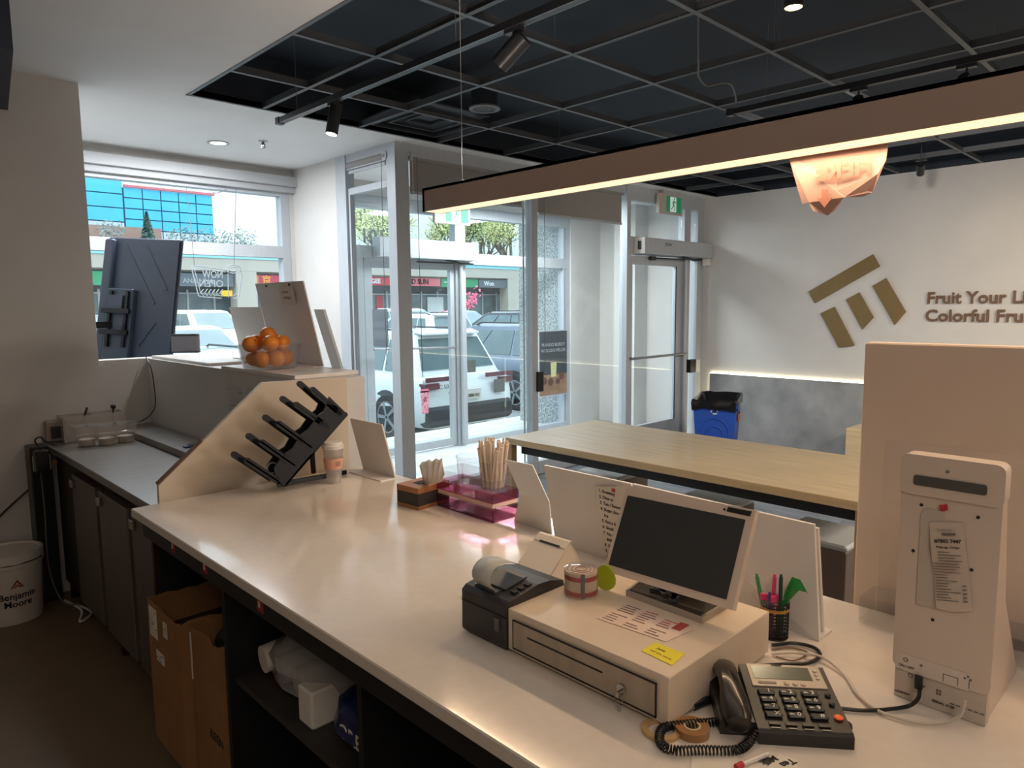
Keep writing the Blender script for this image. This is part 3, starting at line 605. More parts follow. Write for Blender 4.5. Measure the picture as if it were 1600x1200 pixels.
# bucket
bk=thing('paint_bucket','white lidded paint bucket on the floor against the left wall','bucket',(.570,4.24,0))
bw=mat('bucket_plastic',(214,206,196),.4)
MB().lathe([(0,.001),(.128,.001),(.130,.006),(.146,.33)],(.570,4.24,0),40).out('pail',bw,bk,smooth=True)
MB().lathe([(.147,.29),(.151,.29),(.152,.335),(.150,.34),(.150,.35),(.138,.352),(.134,.342),(0,.342)],(.570,4.24,0),40).out('lid',bw,bk,smooth=True)
MB().tube([Vector((.570+.152*math.cos(a),4.24+.152*math.sin(a),.31-.06*math.sin((a+2.6)*1.0)*0)) for a in [R(200)+R(5)*i for i in range(27)]],.003).out('handle',chrome,bk,smooth=True)
phi=math.atan2(-4.24,-.570)+.19
def bend(v,zo,k=1):
    a=phi+(v.x*k)/.145; r=.1315+.016*(zo+v.y)/.33+.0012; return Vector((.570+r*math.cos(a),4.24+r*math.sin(a),zo+v.y))
nvy=mat('dark_blue_ink',(30,34,50),.6)
text('Benjamin',.046,nvy,bk,(0,0,0),X,Z,align='CENTER',bold=.0008,depth=.0004,bend=lambda v:bend(v,.135))
text('Moore',.046,nvy,bk,(0,0,0),X,Z,align='CENTER',bold=.0008,depth=.0004,bend=lambda v:bend(v,.095))
g=MB()
def tri(pts): 
    q=[bend(Vector(p),.19) for p in pts]; g.prism(q,(q[0]-Vector((.570,4.24,q[0].z))).normalized()*.0006)
tri([(-.03,0,0),(-.021,0,0),(.0,.030,0),(.0,.042,0)]); tri([(.03,0,0),(0,.042,0),(0,.030,0),(.021,0,0)]); tri([(-.016,0,0),(-.009,0,0),(.0,.012,0),(-.003,.020,0)]); tri([(.018,0,0),(.004,.02,0),(.001,.012,0),(.010,0,0)])
g.out('triangle_emblem',mat('brick_red_ink',(150,58,44),.6),bk)
# left pony wall top boards
def slab(name,label,cat,a,b,m,rz=0,bev=.002,part='board'):
    a=Vector(a);b=Vector(b); c=(a+b)/2; t=thing(name,label,cat,(c.x,c.y,a.z),rz); MB().box((-abs(b.x-a.x)/2,-abs(b.y-a.y)/2,0),(abs(b.x-a.x)/2,abs(b.y-a.y)/2,b.z-a.z),bev=bev).out(part,m,t,world=False); return t
slab('menu_board','flat white board lying on the ledge under the speaker','board',(1.36,3.56,1.262),(1.72,4.42,1.277),whitem)
slab('menu_board','flat white board lying on the ledge under the oranges','board',(1.335,2.62,1.262),(1.63,3.35,1.278),whitem)
sp_=thing('portable_speaker','small grey speaker standing on the ledge by the television','speaker',W(291,551,z=1.277)+Vector((.0,.0,0)),R(-42))
MB().box((-.082,-.022,0),(.082,.022,.112),bev=.01).out('grille',mat('speaker_grey',(104,104,110),.6,bump=.2,nscale=300),sp_,world=False)
MB().box((-.083,-.023,.100),(.083,.023,.116),bev=.008).out('top_cap',bpl,sp_,world=False); MB().box((-.083,-.023,0),(.083,.023,.006),bev=.002).out('base_cap',bpl,sp_,world=False)
# bowl of oranges
bc=Vector((1.430,3.03,1.278)); bl=thing('fruit_bowl','ribbed clear plastic bowl full of oranges on the ledge','bowl',bc)
MB().lathe([(0,.001),(.108,.001),(.114,.006),(.136,.105),(.139,.105),(.139,.110),(.133,.110),(.110,.010),(0,.006)],bc,48,fl=.012).out('bowl',clear('bowl_plastic',(.93,.94,.94),rough=.03,milk=.05,milkc=(.9,.9,.9)),bl)
orm=mat('orange_peel',(236,140,40),.42,noise=.08,nscale=14,bump=.25); ornt=mat('orange_navel',(150,110,50),.8)
pos=[(-.058,.035,.045),(-.060,-.04,.045),(.0,-.062,.045),(.03,.058,.045),(.062,-.02,.045),(-.085,.005,.112),(-.03,-.07,.116),(.035,-.045,.114),(-.03,.07,.114),(.045,.05,.116),(-.005,.0,.150)]
olab=['orange at the bottom of the bowl, leftmost','orange at the bottom of the bowl, nearest the counter','orange low in the bowl toward the door','orange low at the far side of the bowl','orange at the bottom of the bowl, rightmost','orange on the left rim of the bowl','orange sitting upper middle of the pile, front','orange leaning out over the right front rim','orange at the far left of the heap','orange upper right against the white board','topmost orange crowning the bowl']
o0=None
for k,p in enumerate(pos):
    c=bc+Vector(p)
    if o0 is None:
        t=thing('orange',olab[k],'orange',c,0,'oranges in the bowl'); MB().ball((0,0,0),.0375,20,14,.94).out('peel',orm,t,smooth=True,world=False); MB().cyl((0,0,.034),.004,.003,8).out('navel',ornt,t,world=False); o0=t
    else:
        t=o0.copy(); COL.objects.link(t); t['label']=olab[k]; t.location=c; t.rotation_euler=(random.uniform(-1.2,1.2),random.uniform(-1.2,1.2),0)
        for ch in list(o0.children): d=ch.copy(); COL.objects.link(d); d.parent=t
# slanted L shaped menu holders seen from behind
def holder(label,y0,y1,xb,xt,z0,h,foot=.07,th=.006,m=None,extra=None,name='menu_holder',x0=None):
    m=m or whitem; t=thing(name,label,'menu holder',((xb),(y0+y1)/2,z0))
    quad((xb,y0,z0+.004),(xb,y1,z0+.004),(xt,y1,z0+h),(xt,y0,z0+h),(th,0,0)).out('back_board',m,t)
    if foot: MB().box((xb+ (0 if foot>0 else foot),y0,z0),(xb+(foot if foot>0 else 0),y1,z0+.004)).out('foot',m,t)
    return t
hb=holder('tall white menu holder behind the oranges with a taped note',2.90,3.38,1.618,1.535,1.278,.388,foot=-.05)
s=quad((1.5460,2.99,1.565),(1.5460,3.13,1.565),(1.5345,3.13,1.645),(1.5345,2.99,1.645),(-.001,0,0)).out('taped_note',paperm,hb)
text('PLUM',.022,ink,s,(1.5368,3.10,1.615),-Y,Z,depth=.0003); text('TO GO',.022,ink,s,(1.5402,3.10,1.588),-Y,Z,depth=.0003)
for y in (3.02,3.25): MB().cyl((1.532,y,1.652),.006,.004,8,ax=(-1,0,0)).out('hook',aluD,hb)
holder('lower white menu holder standing half behind the tall one',3.42,3.80,1.63,1.575,1.278,.275,foot=-.05)
ah=thing('leaflet_holder','thick clear acrylic frame leaning beside the tall white board','frame',(1.62,2.80,1.278))
quad((1.628,2.76,1.279),(1.628,2.84,1.279),(1.55,2.84,1.54),(1.55,2.76,1.54),(.012,0,0)).out('sheet',clear('thick_acrylic',(.85,.86,.86),rough=.1,milk=.55,milkc=(.6,.6,.6)),ah); MB().box((1.60,2.76,1.278),(1.66,2.84,1.282)).out('foot',acr,ah)
holder('white menu holder standing alone at the far left end of the counter',2.19,2.41,1.505,1.452,CT,.215,foot=-.065)
# bulkhead panel with diagonal edge
bh=tag(quad(*[Vector(p) for p in ((.766,2.50,.9),(1.50,2.50,.9),(1.50,2.50,1.272),(1.15,2.50,1.272))],(0,.02,0)).out('diagonal_screen',mat('cream_melamine',(204,190,172),.4),None),'white diagonal end screen between the counter and the steel bench','screen')
bpy.data.objects.remove(bh)
bh=thing('diagonal_screen','white diagonal end screen between the counter and the steel bench','screen',(1.1,2.51,.9))
MB().prism([(.766,2.505,.85),(1.50,2.505,.85),(1.50,2.505,1.268),(1.148,2.505,1.274),(.766,2.505,.955)],(0,.018,0)).out('panel',mat('cream_melamine',(206,194,178),.4),bh)
MB().prism([(.764,2.503,.955),(.92,2.503,1.084),(.92,2.525,1.089),(.764,2.525,.960)],(-.002,0,.003)).out('edge_strip',mat('brown_edge_strip',(120,96,78),.6),bh)
# black slanted rack
rk=thing('cup_lid_rack','black slanted five tier rack standing before the diagonal screen','rack',(1.25,2.40,CT))
RY=2.36
def rp(x,y,yy=RY): return W(x,y,y=yy)
spine=[(418,745),(436,758),(532,647),(497,617),(478,600),(470,625),(455,650),(440,690),(425,720)]
BODY=((434,757),(532,646),(503,618),(494,640),(484,648),(470,668),(458,676),(445,698),(432,706),(417,728),(420,742))
for yo in (0,-.055): MB().prism([rp(*p)+Y*yo for p in BODY],(0,.006,0)).out('spine_plate',bpm,rk)
MB().prism([rp(434,757),rp(532,646),rp(530,642),rp(433,753)],(0,-.055,0)).out('back_wall',bpm,rk)
tipsL=[((363,708),(424,748)),((386,679),(450,724)),((412,650),(476,696)),((439,621),(502,666)),((466,597),(522,646))]
for k,(a,b) in enumerate(tipsL):
    A=rp(*a); B=rp(*b); d=(B-A).normalized(); n=d.cross(Y).normalized(); t_=n*.011
    for off,ln in ((0,0),(-.055,.25)):
        A2=A.lerp(B,ln*.6)
        pts=[A2+t_*.5,A2+t_-(-d)*.008,B+t_,B-t_,A2-t_+d*.008,A2-t_*.5]
        MB().prism([p+Y*off for p in pts],(0,.008,0)).out('prong',bpm,rk)
    MB().prism([A+d*.03+t_*.2,B+t_*.2,B-t_*.3,A+d*.03-t_*.3],(0,-.055,0)).out('tier_shelf',bpm,rk)
MB().tube([rp(486,690),rp(490,738,2.40)],.010,8).out('prop_leg',bpm,rk)
MB().prism([W(434,757,y=RY),W(446,752,y=RY),W(542,735,y=2.39),W(542,741,y=2.39),W(436,762,y=RY)],(0,.012,0)).out('base_rail',bpm,rk)
MB().prism([W(434,757,y=RY-.05),W(446,752,y=RY-.05),W(508,742,y=2.32),W(508,748,y=2.32),W(436,762,y=RY-.05)],(0,.010,0)).out('base_rail',bpm,rk)
MB().lathe([(.017,0),(.021,0),(.021,.004),(.017,.004)],rp(425,731)-Y*.004,16,ax=(0,1,0)).out('ring',wpl,rk)
# takeaway cup
cp=W(519,757,z=CT)+Vector((.02,.02,0)); cu=thing('takeaway_cup','clear plastic cup with white lid and pink label beside the black rack','cup',cp)
MB().lathe([(0,.001),(.026,.001),(.037,.135),(.0385,.135)],cp,24).out('cup',clear('cup_plastic',(.88,.86,.85),rough=.08,milk=.3,milkc=(.8,.75,.72)),cu,smooth=True)
MB().lathe([(.039,.130),(.040,.142),(.036,.144),(.034,.155),(0,.156)],cp,24).out('lid',wpl,cu,smooth=True)
MB().lathe([(.0312,.055),(.0352,.095),(.0362,.095),(.0322,.055)],cp,24).out('pink_label',mat('pink_label',(226,168,146),.6),cu,smooth=True)
g=MB(); a0=math.atan2(-cp.y,-cp.x)
for q in range(3): 
    z=cp.z+.070+.006*q; 
    for i in range(5):
        a=a0+.2+i*.12; r=.0356; g.prism([cp+Vector((r*math.cos(a),r*math.sin(a),z-cp.z)),cp+Vector((r*math.cos(a+.1),r*math.sin(a+.1),z-cp.z)),cp+Vector((r*math.cos(a+.1),r*math.sin(a+.1),z-cp.z+.0018)),cp+Vector((r*math.cos(a),r*math.sin(a),z-cp.z+.0018))],(-.0005,-.0005,0))
g.out('print',ink,cu)
# tissue box
tp=W(654,798,z=CT); ang=math.atan2((W(624,790,z=CT)-tp).y,(W(624,790,z=CT)-tp).x)
tbx=thing('tissue_box','bamboo tissue box with dark grey band and tissue showing','tissue box',tp,ang)
bam=mat('bamboo',(176,122,78),.5,noise=.15,nscale=10,stretch=(1,8,8))
Lx=.105; Ly=-.14
MB().box((0,Ly,0),(Lx,0,.012),bev=.002).out('base',bam,tbx,world=False); MB().box((.001,Ly+.001,.012),(Lx-.001,-.001,.052)).out('band',mat('dark_grey_card',(62,62,60),.7),tbx,world=False)
MB().box((0,Ly,.052),(Lx,0,.072),bev=.002).out('top',bam,tbx,world=False); MB().box((.035,Ly*.75,.072),(.07,Ly*.3,.0735)).out('slot',ink,tbx,world=False)
tp_=[(655,728),(659,722),(664,721),(670,718),(675,721),(681,716),(686,719),(690,716),(692,728),(694,742)]
bp_=[(661,757),(664,757),(667,758),(670,757),(673,757),(676,757),(679,756),(682,755),(686,754),(690,752)]
g=MB(); vs=[]
for i in range(10):
    k=.005*(-1)**i; t0=W(*tp_[i],x=1.365+k); b0=W(*bp_[i],x=1.365); vs+=[b0,b0.lerp(t0,.5)+X*k*.6,t0]
g.add(vs,[(i*3+j,(i+1)*3+j,(i+1)*3+j+1,i*3+j+1) for i in range(9) for j in range(2)]); tw2=g.out('tissue',mat('tissue',(238,232,226),.85),tbx,smooth=True)
sm=tw2.modifiers.new('s','SOLIDIFY'); sm.thickness=.002
# pink acrylic organiser
pa=W(770,818,z=CT); pb=W(683,790,z=CT); pc=W(808,805,z=CT)
og=thing('acrylic_organiser','pink tinted three tier acrylic organiser holding straws and cups','organiser',pa,math.atan2((pb-pa).y,(pb-pa).x))
OL=(pb-pa).length; OD=(pc-pa).length
pinkc=clear('pink_acrylic',(.86,.62,.72),rough=.02,milk=.09,milkc=(.36,.12,.20)); clr=clear('clear_tray_acrylic',(.93,.92,.92),rough=.02,milk=.03)
pinke=mat('pink_acrylic_edge',(170,70,104),.3)
for (z0,z1,mt) in ((0,.038,pinkc),(.058,.088,pinkc)):
    g=MB(); 
    for a,b in (((0,-OD,z0),(OL,-OD+.003,z1)),((0,-.003,z0),(OL,0,z1)),((0,-OD,z0),(.003,0,z1)),((OL-.003,-OD,z0),(OL,0,z1))): g.box(a,b)
    g.out('drawer_wall',mt,og,world=False); MB().box((.003,-OD+.003,z0),(OL-.003,-.003,z0+.003)).out('drawer_floor',pinkc,og,world=False)
g=MB()
for a,b in (((0,-.002,.088),(OL,0,.125)),((0,-OD,.088),(OL,-OD+.002,.125)),((0,-OD,.088),(.002,0,.125)),((OL-.002,-OD,.088),(OL,0,.125)),((0,-OD,.040),(OL,0,.043))): g.box(a,b)
g.out('clear_tray',clr,og,world=False)
MB().box((.003,-OD+.003,.044),(OL-.003,-.003,.056)).out('folded_napkins',mat('napkin_pink',(222,190,176),.8),og,world=False)
def local(o,p): return o.matrix_basis@Vector(p)
def cuph(label,c,r,h,straws=0):
    t=thing('straw_cup' if straws else 'empty_tumbler',label,'cup',c); MB().lathe([(0,.001),(r*.9,.001),(r,h),(r+.002,h)],c,24).out('cup',clr,t,smooth=True)
    MB().lathe([(r,h-.004),(r+.0025,h-.004),(r+.0025,h),(r,h)],c,24).out('rim',acr,t,smooth=True)
    return t
sc_=local(og,(.058,-OD*.5,.089)); c=cuph('clear cup packed with paper-wrapped straws in the pink organiser',sc_,.043,.085,1)
stm=mat('paper_straw',(222,206,190),.7); st2=mat('straw_print',(150,130,116),.7)
for i in range(60):
    a=random.random()*2*PI; r=.032*math.sqrt(random.random()); q=sc_+Vector((r*math.cos(a),r*math.sin(a),.004)); a2=a+random.uniform(-.4,.4); e=sc_+Vector((r*1.6*math.cos(a2),r*1.6*math.sin(a2),random.uniform(.115,.155)))
    s=tag(MB().tube([q,e],.0040,5).out('straw',stm),'paper-wrapped straw standing in the cup in the pink organiser','straw','straws in the cup')
cuph('empty clear tumbler standing in the pink organiser beside the straws',local(og,(OL*.62,-OD*.5,.089)),.042,.085)
# folded Z stand
zs=thing('folded_card_stand','white folded card stand between the organiser and the large boards','card stand',(1.44,1.40,CT))
a,b=W(803,814,z=CT),W(862,834,z=CT); xf=1.405
q=lambda px,py,xx: W(px,py,x=xx)
f1,f2=q(813,772,1.41),q(858,785,1.41); t1,t2=q(789,718,1.445),q(832,727,1.445)
quad(a,b,f2,f1,(.003,0,0)).out('lower_leaf',whitem,zs); quad(f1,f2,t2,t1,(.003,0,0)).out('upper_leaf',whitem,zs)
# two large white boards at counter back
def guard(label,pl,pr,ptl,ptr,xt,f=.06):
    a=W(*pl,z=CT); b=W(*pr,z=CT); c=Vector((xt,b.y,W(*ptr,x=xt).z)); d=Vector((xt,a.y,W(*ptl,x=xt).z)); d.y=W(*ptl,x=xt).y; c.y=W(*ptr,x=xt).y
    t=thing('menu_holder',label,'menu holder',(a+b)/2); quad(a,b,c,d,(.008,0,0)).out('back_board',whitem,t); 
    if f: quad(a,b,b+X*f,a+X*f,(0,0,.004)).out('foot',whitem,t)
    return t,a,b,c,d
g1,a,b,c,d=guard('left large white menu holder with handwritten list, behind the monitor',(868,847),(1004,892),(850,727),(986,756),1.375)
g2,_,_,_,_=guard('right large white menu holder behind the monitor and pen pot',(1006,893),(1280,1003),(988,756),(1272,820),1.36)
g3,_,_,_,_=guard('thin clear-edged menu holder just behind the right large board',(1020,880),(1286,992),(1000,760),(1278,826),1.385,0)
# handwritten list note
nrm=(b-a).cross(d-a).normalized()
if nrm.x>0: nrm=-nrm
def onb(px,py,off=.002):
    dd=rt*(px-800)+up*(600-py)+fw*F; t=(a+nrm*off-CAM).dot(nrm)/dd.dot(nrm); return CAM+dd*t
nt=quad(onb(930,760),onb(981,760),onb(972,878),onb(943,868),nrm*.0006).out('taped_list',paperm,g1)
lx=(onb(980,765)-onb(932,752)).normalized(); ly=lx.cross(-nrm).normalized(); 
if ly.z<0: ly=-ly
for i,tx in enumerate(('1. Greeting','2. Dine in','3. Tea / Sweetness','4. Sugar, Small','   Ice','5. Extra fruit','6. Small cup','7. No dairy','   Milk','8. Straw','9. Pay','10. Bag')):
    o=onb(935+i*1.1,768+i*9.4,.003); text(tx,.0115,ink,nt,o,lx,nrm.cross(lx) if nrm.cross(lx).z>0 else -nrm.cross(lx),depth=.0002,bold=.0002)
quad(onb(956,763,.003),onb(961,764,.003),onb(961,769,.003),onb(956,768,.003),nrm*.0008).out('red_sticker',redp,nt)
# receipt printer
pr=thing('receipt_printer','black thermal receipt printer beside the cash drawer','printer',(.95,.985,CT))
blk2=mat('printer_black',(44,45,47),.45,bump=.1,nscale=300)
y0,y1=.918,1.045; x0,x1=.873,1.035
prof=[(x0,CT+.004),(x0-.003,CT+.01),(x0-.002,CT+.088),(x0+.008,CT+.096),(x0+.035,CT+.100),(x0+.085,CT+.108),(x0+.12,CT+.106),(x1-.004,CT+.096),(x1,CT+.085),(x1,CT+.004)]
MB().prism([(x,y1,z) for x,z in prof],(0,y0-y1,0)).out('body',blk2,pr,smooth=False)
MB().box((x0-.0035,y0,CT+.066),(x0-.0015,y1,CT+.068)).out('seam',ink,pr)
MB().prism([(x0+.03,y1-.02,CT+.101),(x0+.09,y1-.02,CT+.110),(x0+.09,y0+.035,CT+.110),(x0+.03,y0+.035,CT+.101)],(0,0,.003)).out('paper_hatch',mat('hatch_grey',(66,68,70),.35),pr)
g=MB()
for i in range(9): g.box((x0+.012,y0+.045+i*.007,CT+.0975),(x0+.028,y0+.048+i*.007,CT+.101))
g.out('tear_teeth',mat('grey_metal',(110,112,114),.4,.6),pr)
MB().box((x0-.005,y0+.018,CT+.035),(x0-.002,y0+.030,CT+.060)).out('power_switch',mat('switch_grey',(90,90,92),.4),pr)
g=MB()
for i in range(3): g.box((x0+.03+i*.018,y0+.010,CT+.1005+i*.002),(x0+.042+i*.018,y0+.022,CT+.1045+i*.002))
g.out('feed_button',ink,pr)
pts=[]
for i in range(12):
    u=i/11; pts.append((x0+.016+.012*u-.02*math.sin(u*PI),CT+.099+.052*u-(.02*u*u)))
pts=[(x0+.018,CT+.098),(x0+.004,CT+.118),(x0+.006,CT+.136),(x0+.022,CT+.148),(x0+.045,CT+.149),(x0+.075,CT+.140),(x0+.095,CT+.128)]
pts=[tuple((p.x,p.z)) for p in bez([(p[0],0,p[1]) for p in pts],5)]
g=MB(); vs=[(p[0],yy,p[1]) for p in pts for yy in (y1-.025,y1-.078)]; g.add(vs,[(2*i,2*i+1,2*i+3,2*i+2) for i in range(len(pts)-1)])
rc=g.out('receipt_curl',mat('receipt_grey_white',(196,196,190),.6),pr,smooth=True); sm=rc.modifiers.new('s','SOLIDIFY'); sm.thickness=.0004
MB().box((x0+.03,y1-.001,CT+.03),(x0+.05,y1+.008,CT+.045)).out('side_latch',blk2,pr)
# crinkled film behind printer
cf=thing('plastic_wrap','crinkled clear plastic wrap lying behind the printer','plastic wrap',(1.03,1.12,CT))
g=MB(); n=16; vs=[]; rd=random.Random(4)
for i in range(n):
    for j in range(n): vs.append((.965+.13*i/(n-1)+rd.uniform(-.003,.003),1.055+.12*j/(n-1)+rd.uniform(-.003,.003),CT+.003+.045*rd.random()*math.sin(PI*i/(n-1))*math.sin(PI*j/(n-1))))
g.add(vs,[(i*n+j,(i+1)*n+j,(i+1)*n+j+1,i*n+j+1) for i in range(n-1) for j in range(n-1)]); g.out('film',clear('wrap_film',(.97,.97,.97),rough=.1,milk=.06),cf)
# payment terminal / white wedge
wt=thing('card_terminal','white slanted card terminal with a black slot behind the printer','card terminal',(1.18,1.08,CT))
A1=W(838,905,z=CT+.003); 
fl_=[W(861,836,x=1.235),W(918,852,x=1.235),W(906,905,x=1.15),W(838,885,x=1.15)]
fl_=[Vector((1.232,1.178,CT+.088)),Vector((1.232,1.075,CT+.088)),Vector((1.130,1.075,CT+.006)),Vector((1.130,1.178,CT+.006))]
quad(*fl_,(.008,0,.0)).out('face',mat('terminal_white',(226,216,202),.35),wt)
MB().prism([(1.236,1.178,CT+.086),(1.14,1.178,CT),(1.285,1.178,CT)],(0,-.004,0)).prism([(1.236,1.079,CT+.086),(1.14,1.079,CT),(1.285,1.079,CT)],(0,-.004,0)).prism([(1.234,1.178,CT+.086),(1.285,1.178,CT),(1.285,1.075,CT),(1.234,1.075,CT+.086)],(.004,0,0)).out('stand',mat('terminal_white',(226,216,202),.35),wt)
u=(fl_[1]-fl_[0]).normalized(); v=(fl_[3]-fl_[0]).normalized(); nn=-(u.cross(v)).normalized()
if nn.x>0: nn=-nn
o=fl_[0]+nn*.001
quad(o+u*.02+v*.018,o+u*.085+v*.018,o+u*.085+v*.023,o+u*.02+v*.023,nn*.001).out('card_slot',ink,wt); quad(o+u*0+v*.021,o+u*.103+v*.021,o+u*.103+v*.022,o+v*.022,nn*.0005).out('seam',inkg,wt)
quad(o+u*.085+v*.115,o+u*.092+v*.115,o+u*.092+v*.121,o+u*.085+v*.121,nn*.001).out('red_logo',redp,wt)
# cash drawer
dx0,dx1,dy0,dy1,dz=.872,1.205,.565,.918,.985
cdw=thing('cash_drawer','white steel cash drawer with lock and worn top on the counter','cash drawer',(1.04,.74,CT))
dwm=mat('drawer_white',(226,208,186),.3,noise=.05,nscale=6); dws=mat('drawer_brushed',(178,164,146),.38,.3,noise=.12,nscale=40,stretch=(1,1,.05))
MB().box((dx0+.004,dy0,CT+.006),(dx1,dy1,dz),bev=.0015).out('housing',dwm,cdw)
df=MB().box((dx0,dy0+.022,CT+.016),(dx0+.006,dy1-.018,dz-.018)).out('drawer_front',dws,cdw)
g=MB()
for a,b in (((dx0-.0006,dy0+.020,CT+.013),(dx0+.002,dy1-.016,CT+.0155)),((dx0-.0006,dy0+.020,dz-.0175),(dx0+.002,dy1-.016,dz-.0155)),((dx0-.0006,dy0+.020,CT+.013),(dx0+.002,dy0+.022,dz-.016)),((dx0-.0006,dy1-.018,CT+.013),(dx0+.002,dy1-.016,dz-.016))): g.box(a,b)
g.out('reveal_line',ink,df); MB().box((dx0-.001,dy0+.125,CT+.046),(dx0+.001,dy1-.055,CT+.0485)).out('slot',ink,df)
lk=MB().cyl((dx0,dy0+.085,CT+.035),.009,.004,16,ax=(-1,0,0)).out('lock',chrome,df); MB().box((dx0-.012,dy0+.083,CT+.024),(dx0-.004,dy0+.087,CT+.034)).out('key',chrome,df)
ks=thing('key_ring','small keys hanging from the cash drawer lock','keys',(dx0-.009,dy0+.085,CT+.022)); MB().lathe([(.007,0),(.008,0),(.008,.001),(.007,.001)],(dx0-.009,dy0+.085,CT+.020),14,ax=(1,0,0)).out('ring',chrome,ks); MB().box((dx0-.0105,dy0+.080,CT+.002),(dx0-.009,dy0+.087,CT+.014)).out('key_blade',chrome,ks)
for yy in (dy0+.03,dy1-.03):
    for xx in (dx0+.03,dx1-.03): MB().cyl((xx,yy,CT),.012,.006,10).out('foot',bpl,cdw)
# tape tin
tt=W(910,937,z=dz)+Vector((.022,.022,0)); tn=thing('tape_roll_tin','round clear tin of red and white tape on the cash drawer','tape',tt)
MB().lathe([(0,0),(.031,0),(.032,.003),(.032,.046),(.031,.049),(0,.049)],tt,32).out('tape_core',mat('tape_beige',(214,196,176),.5,noise=.2,nscale=90,stretch=(1,1,.2)),tn,smooth=True)
for z0 in (.004,.034): MB().lathe([(.0323,z0),(.0328,z0),(.0328,z0+.009),(.0323,z0+.009)],tt,32).out('red_band',mat('tin_red',(170,66,70),.4),tn)
MB().lathe([(.0335,.0),(.0335,.052),(.030,.053),(0,.053)],tt,32).out('clear_case',clear('tin_clear',(.95,.93,.92),rough=.03,milk=.05),tn,smooth=True)
for r in (.010,.018,.026): MB().lathe([(r,.0495),(r+.001,.0505),(r+.002,.0495)],tt,28).out('tape_ring',mat('ring_pink',(170,130,124),.4),tn)
a=math.atan2(-tt.y,-tt.x)+.1
MB().prism([tt+Vector((.0338*math.cos(a+e),.0338*math.sin(a+e),zz)) for e,zz in ((-.12,.003),(.12,.003),(.12,.051),(-.12,.051))],Vector((math.cos(a),math.sin(a),0))*.0006).out('grey_tag',inkg,tn)
lm=thing('green_ornament','bright green leaf shaped ornament behind the tape tin','ornament',(1.09,.86,dz))
g=MB(); o=Vector((1.07,.842,dz)); ex=Vector((.25,-1,0)).normalized(); g.prism([o+ex*(.022*math.cos(t)*(1-.15*math.sin(t)))+Z*(.026+.026*math.sin(t)) for t in [2*PI*i/16 for i in range(16)]],(.003,0,0)); g.out('leaf',mat('lime_green',(178,196,44),.5),lm)
# POS monitor
yB0,yB1=.853,.577; xb=1.085; zb=dz+.035
tl=W(979,758,y=.86); pm=thing('pos_monitor','white bezelled touchscreen till monitor on the cash drawer','monitor',(1.09,.70,dz))
BL=Vector((1.078,.851,1.02)); BR=Vector((1.090,.578,1.02))
def hit(px,py,yy): return W(px,py,y=yy)
TL=hit(979,758,.851); TR=hit(1181,797,.578)
nM=(BR-BL).cross(TL-BL).normalized()
if nM.x>0: nM=-nM
dd=rt*(1181-800)+up*(600-797)+fw*F; TR=CAM+dd*((BL-CAM).dot(nM)/dd.dot(nM))
quad(BL,BR,TR,TL,-nM*.016).out('bezel',mat('bezel_cream',(226,208,192),.3),pm)
def onM(px,py,off=.0008):
    dd=rt*(px-800)+up*(600-py)+fw*F; return CAM+dd*((BL+nM*off-CAM).dot(nM)/dd.dot(nM))
quad(onM(981,774),onM(1165,812),onM(1135,937),onM(951,882),nM*.0006).out('screen',mat('dark_screen',(58,62,64),.4),pm,label='switched-off dark screen')
quad(onM(1138,792),onM(1175,799),onM(1172,807),onM(1135,799),nM*.0006).out('card_reader_window',mat('dark_screen2',(40,40,40),.3),pm)
MB().cyl(onM(1132,796),.0022,.001,12,ax=nM).out('camera_lens',ink,pm)
bs=[W(978,931,z=dz),W(1097,975,z=dz),W(1140,948,z=dz),W(1012,905,z=dz)]
MB().prism(bs,(0,0,.012)).out('stand_base',mat('base_silver',(178,170,160),.3,.3),pm)
MB().prism([p.lerp(sum(bs,Vector())/4,.06)+Z*.012 for p in bs],(0,0,.001)).out('base_inlay',mat('dark_inlay',(70,66,62),.25),pm)
cM=sum(bs,Vector())/4; MB().prism([cM+Vector((.01,.05,.013)),cM+Vector((.01,-.05,.013)),cM+Vector((.03,-.05,.10)),cM+Vector((.03,.05,.10))],(.02,0,0)).out('neck',mat('neck_grey',(110,108,104),.4),pm)
kb=thing('usb_plug_pile','loose pile of small dark adaptors on the monitor base','adaptors',cM+Z*.013)
for i in range(6):
    p=cM+Vector((random.uniform(-.03,-.01),random.uniform(-.035,.035),.014)); M_=Matrix.Translation(p)@Matrix.Rotation(random.random()*3,4,'Z'); MB().box((-.014,-.005,0),(.014,.005,.007),M_).out('adaptor',mat('plug_grey',(60,62,62),.4),kb)
# papers on the drawer
cdz=dz+.0006
mc=thing('order_card','printed white order card with red square on the cash drawer','card',W(1010,975,z=cdz)); 
P4=[W(932,966,z=cdz),W(1040,1003,z=cdz),W(1084,984,z=cdz),W(978,942,z=cdz)]
cd_=quad(*P4,(0,0,.0006)).out('card',mat('card_cream',(230,206,190),.6),mc)
ux=(P4[1]-P4[0]); uy=(P4[3]-P4[0]); g=MB(); g2_=MB()
for cx in range(3):
    for r in range(9):
        if random.random()<.15: continue
        o=P4[0]+ux*(.05+cx*.31)+uy*(.08+r*.1)+Z*.0008; w=ux*(.24*random.uniform(.5,1)); (g2_ if (cx==2 and r>4) or r==8 and cx==1 else g).prism([o,o+w,o+w+uy*.03,o+uy*.03],(0,0,.0002))
g.out('print',mat('print_brown',(120,96,86),.7),cd_); g2_.out('red_print',redp,cd_)
o=P4[0]+ux*.86+uy*.55+Z*.0009; quad(o,o+ux*.12,o+ux*.12+uy*.35,o+uy*.35,(0,0,.0003)).out('red_square',mat('red_square',(176,70,64),.6),cd_)
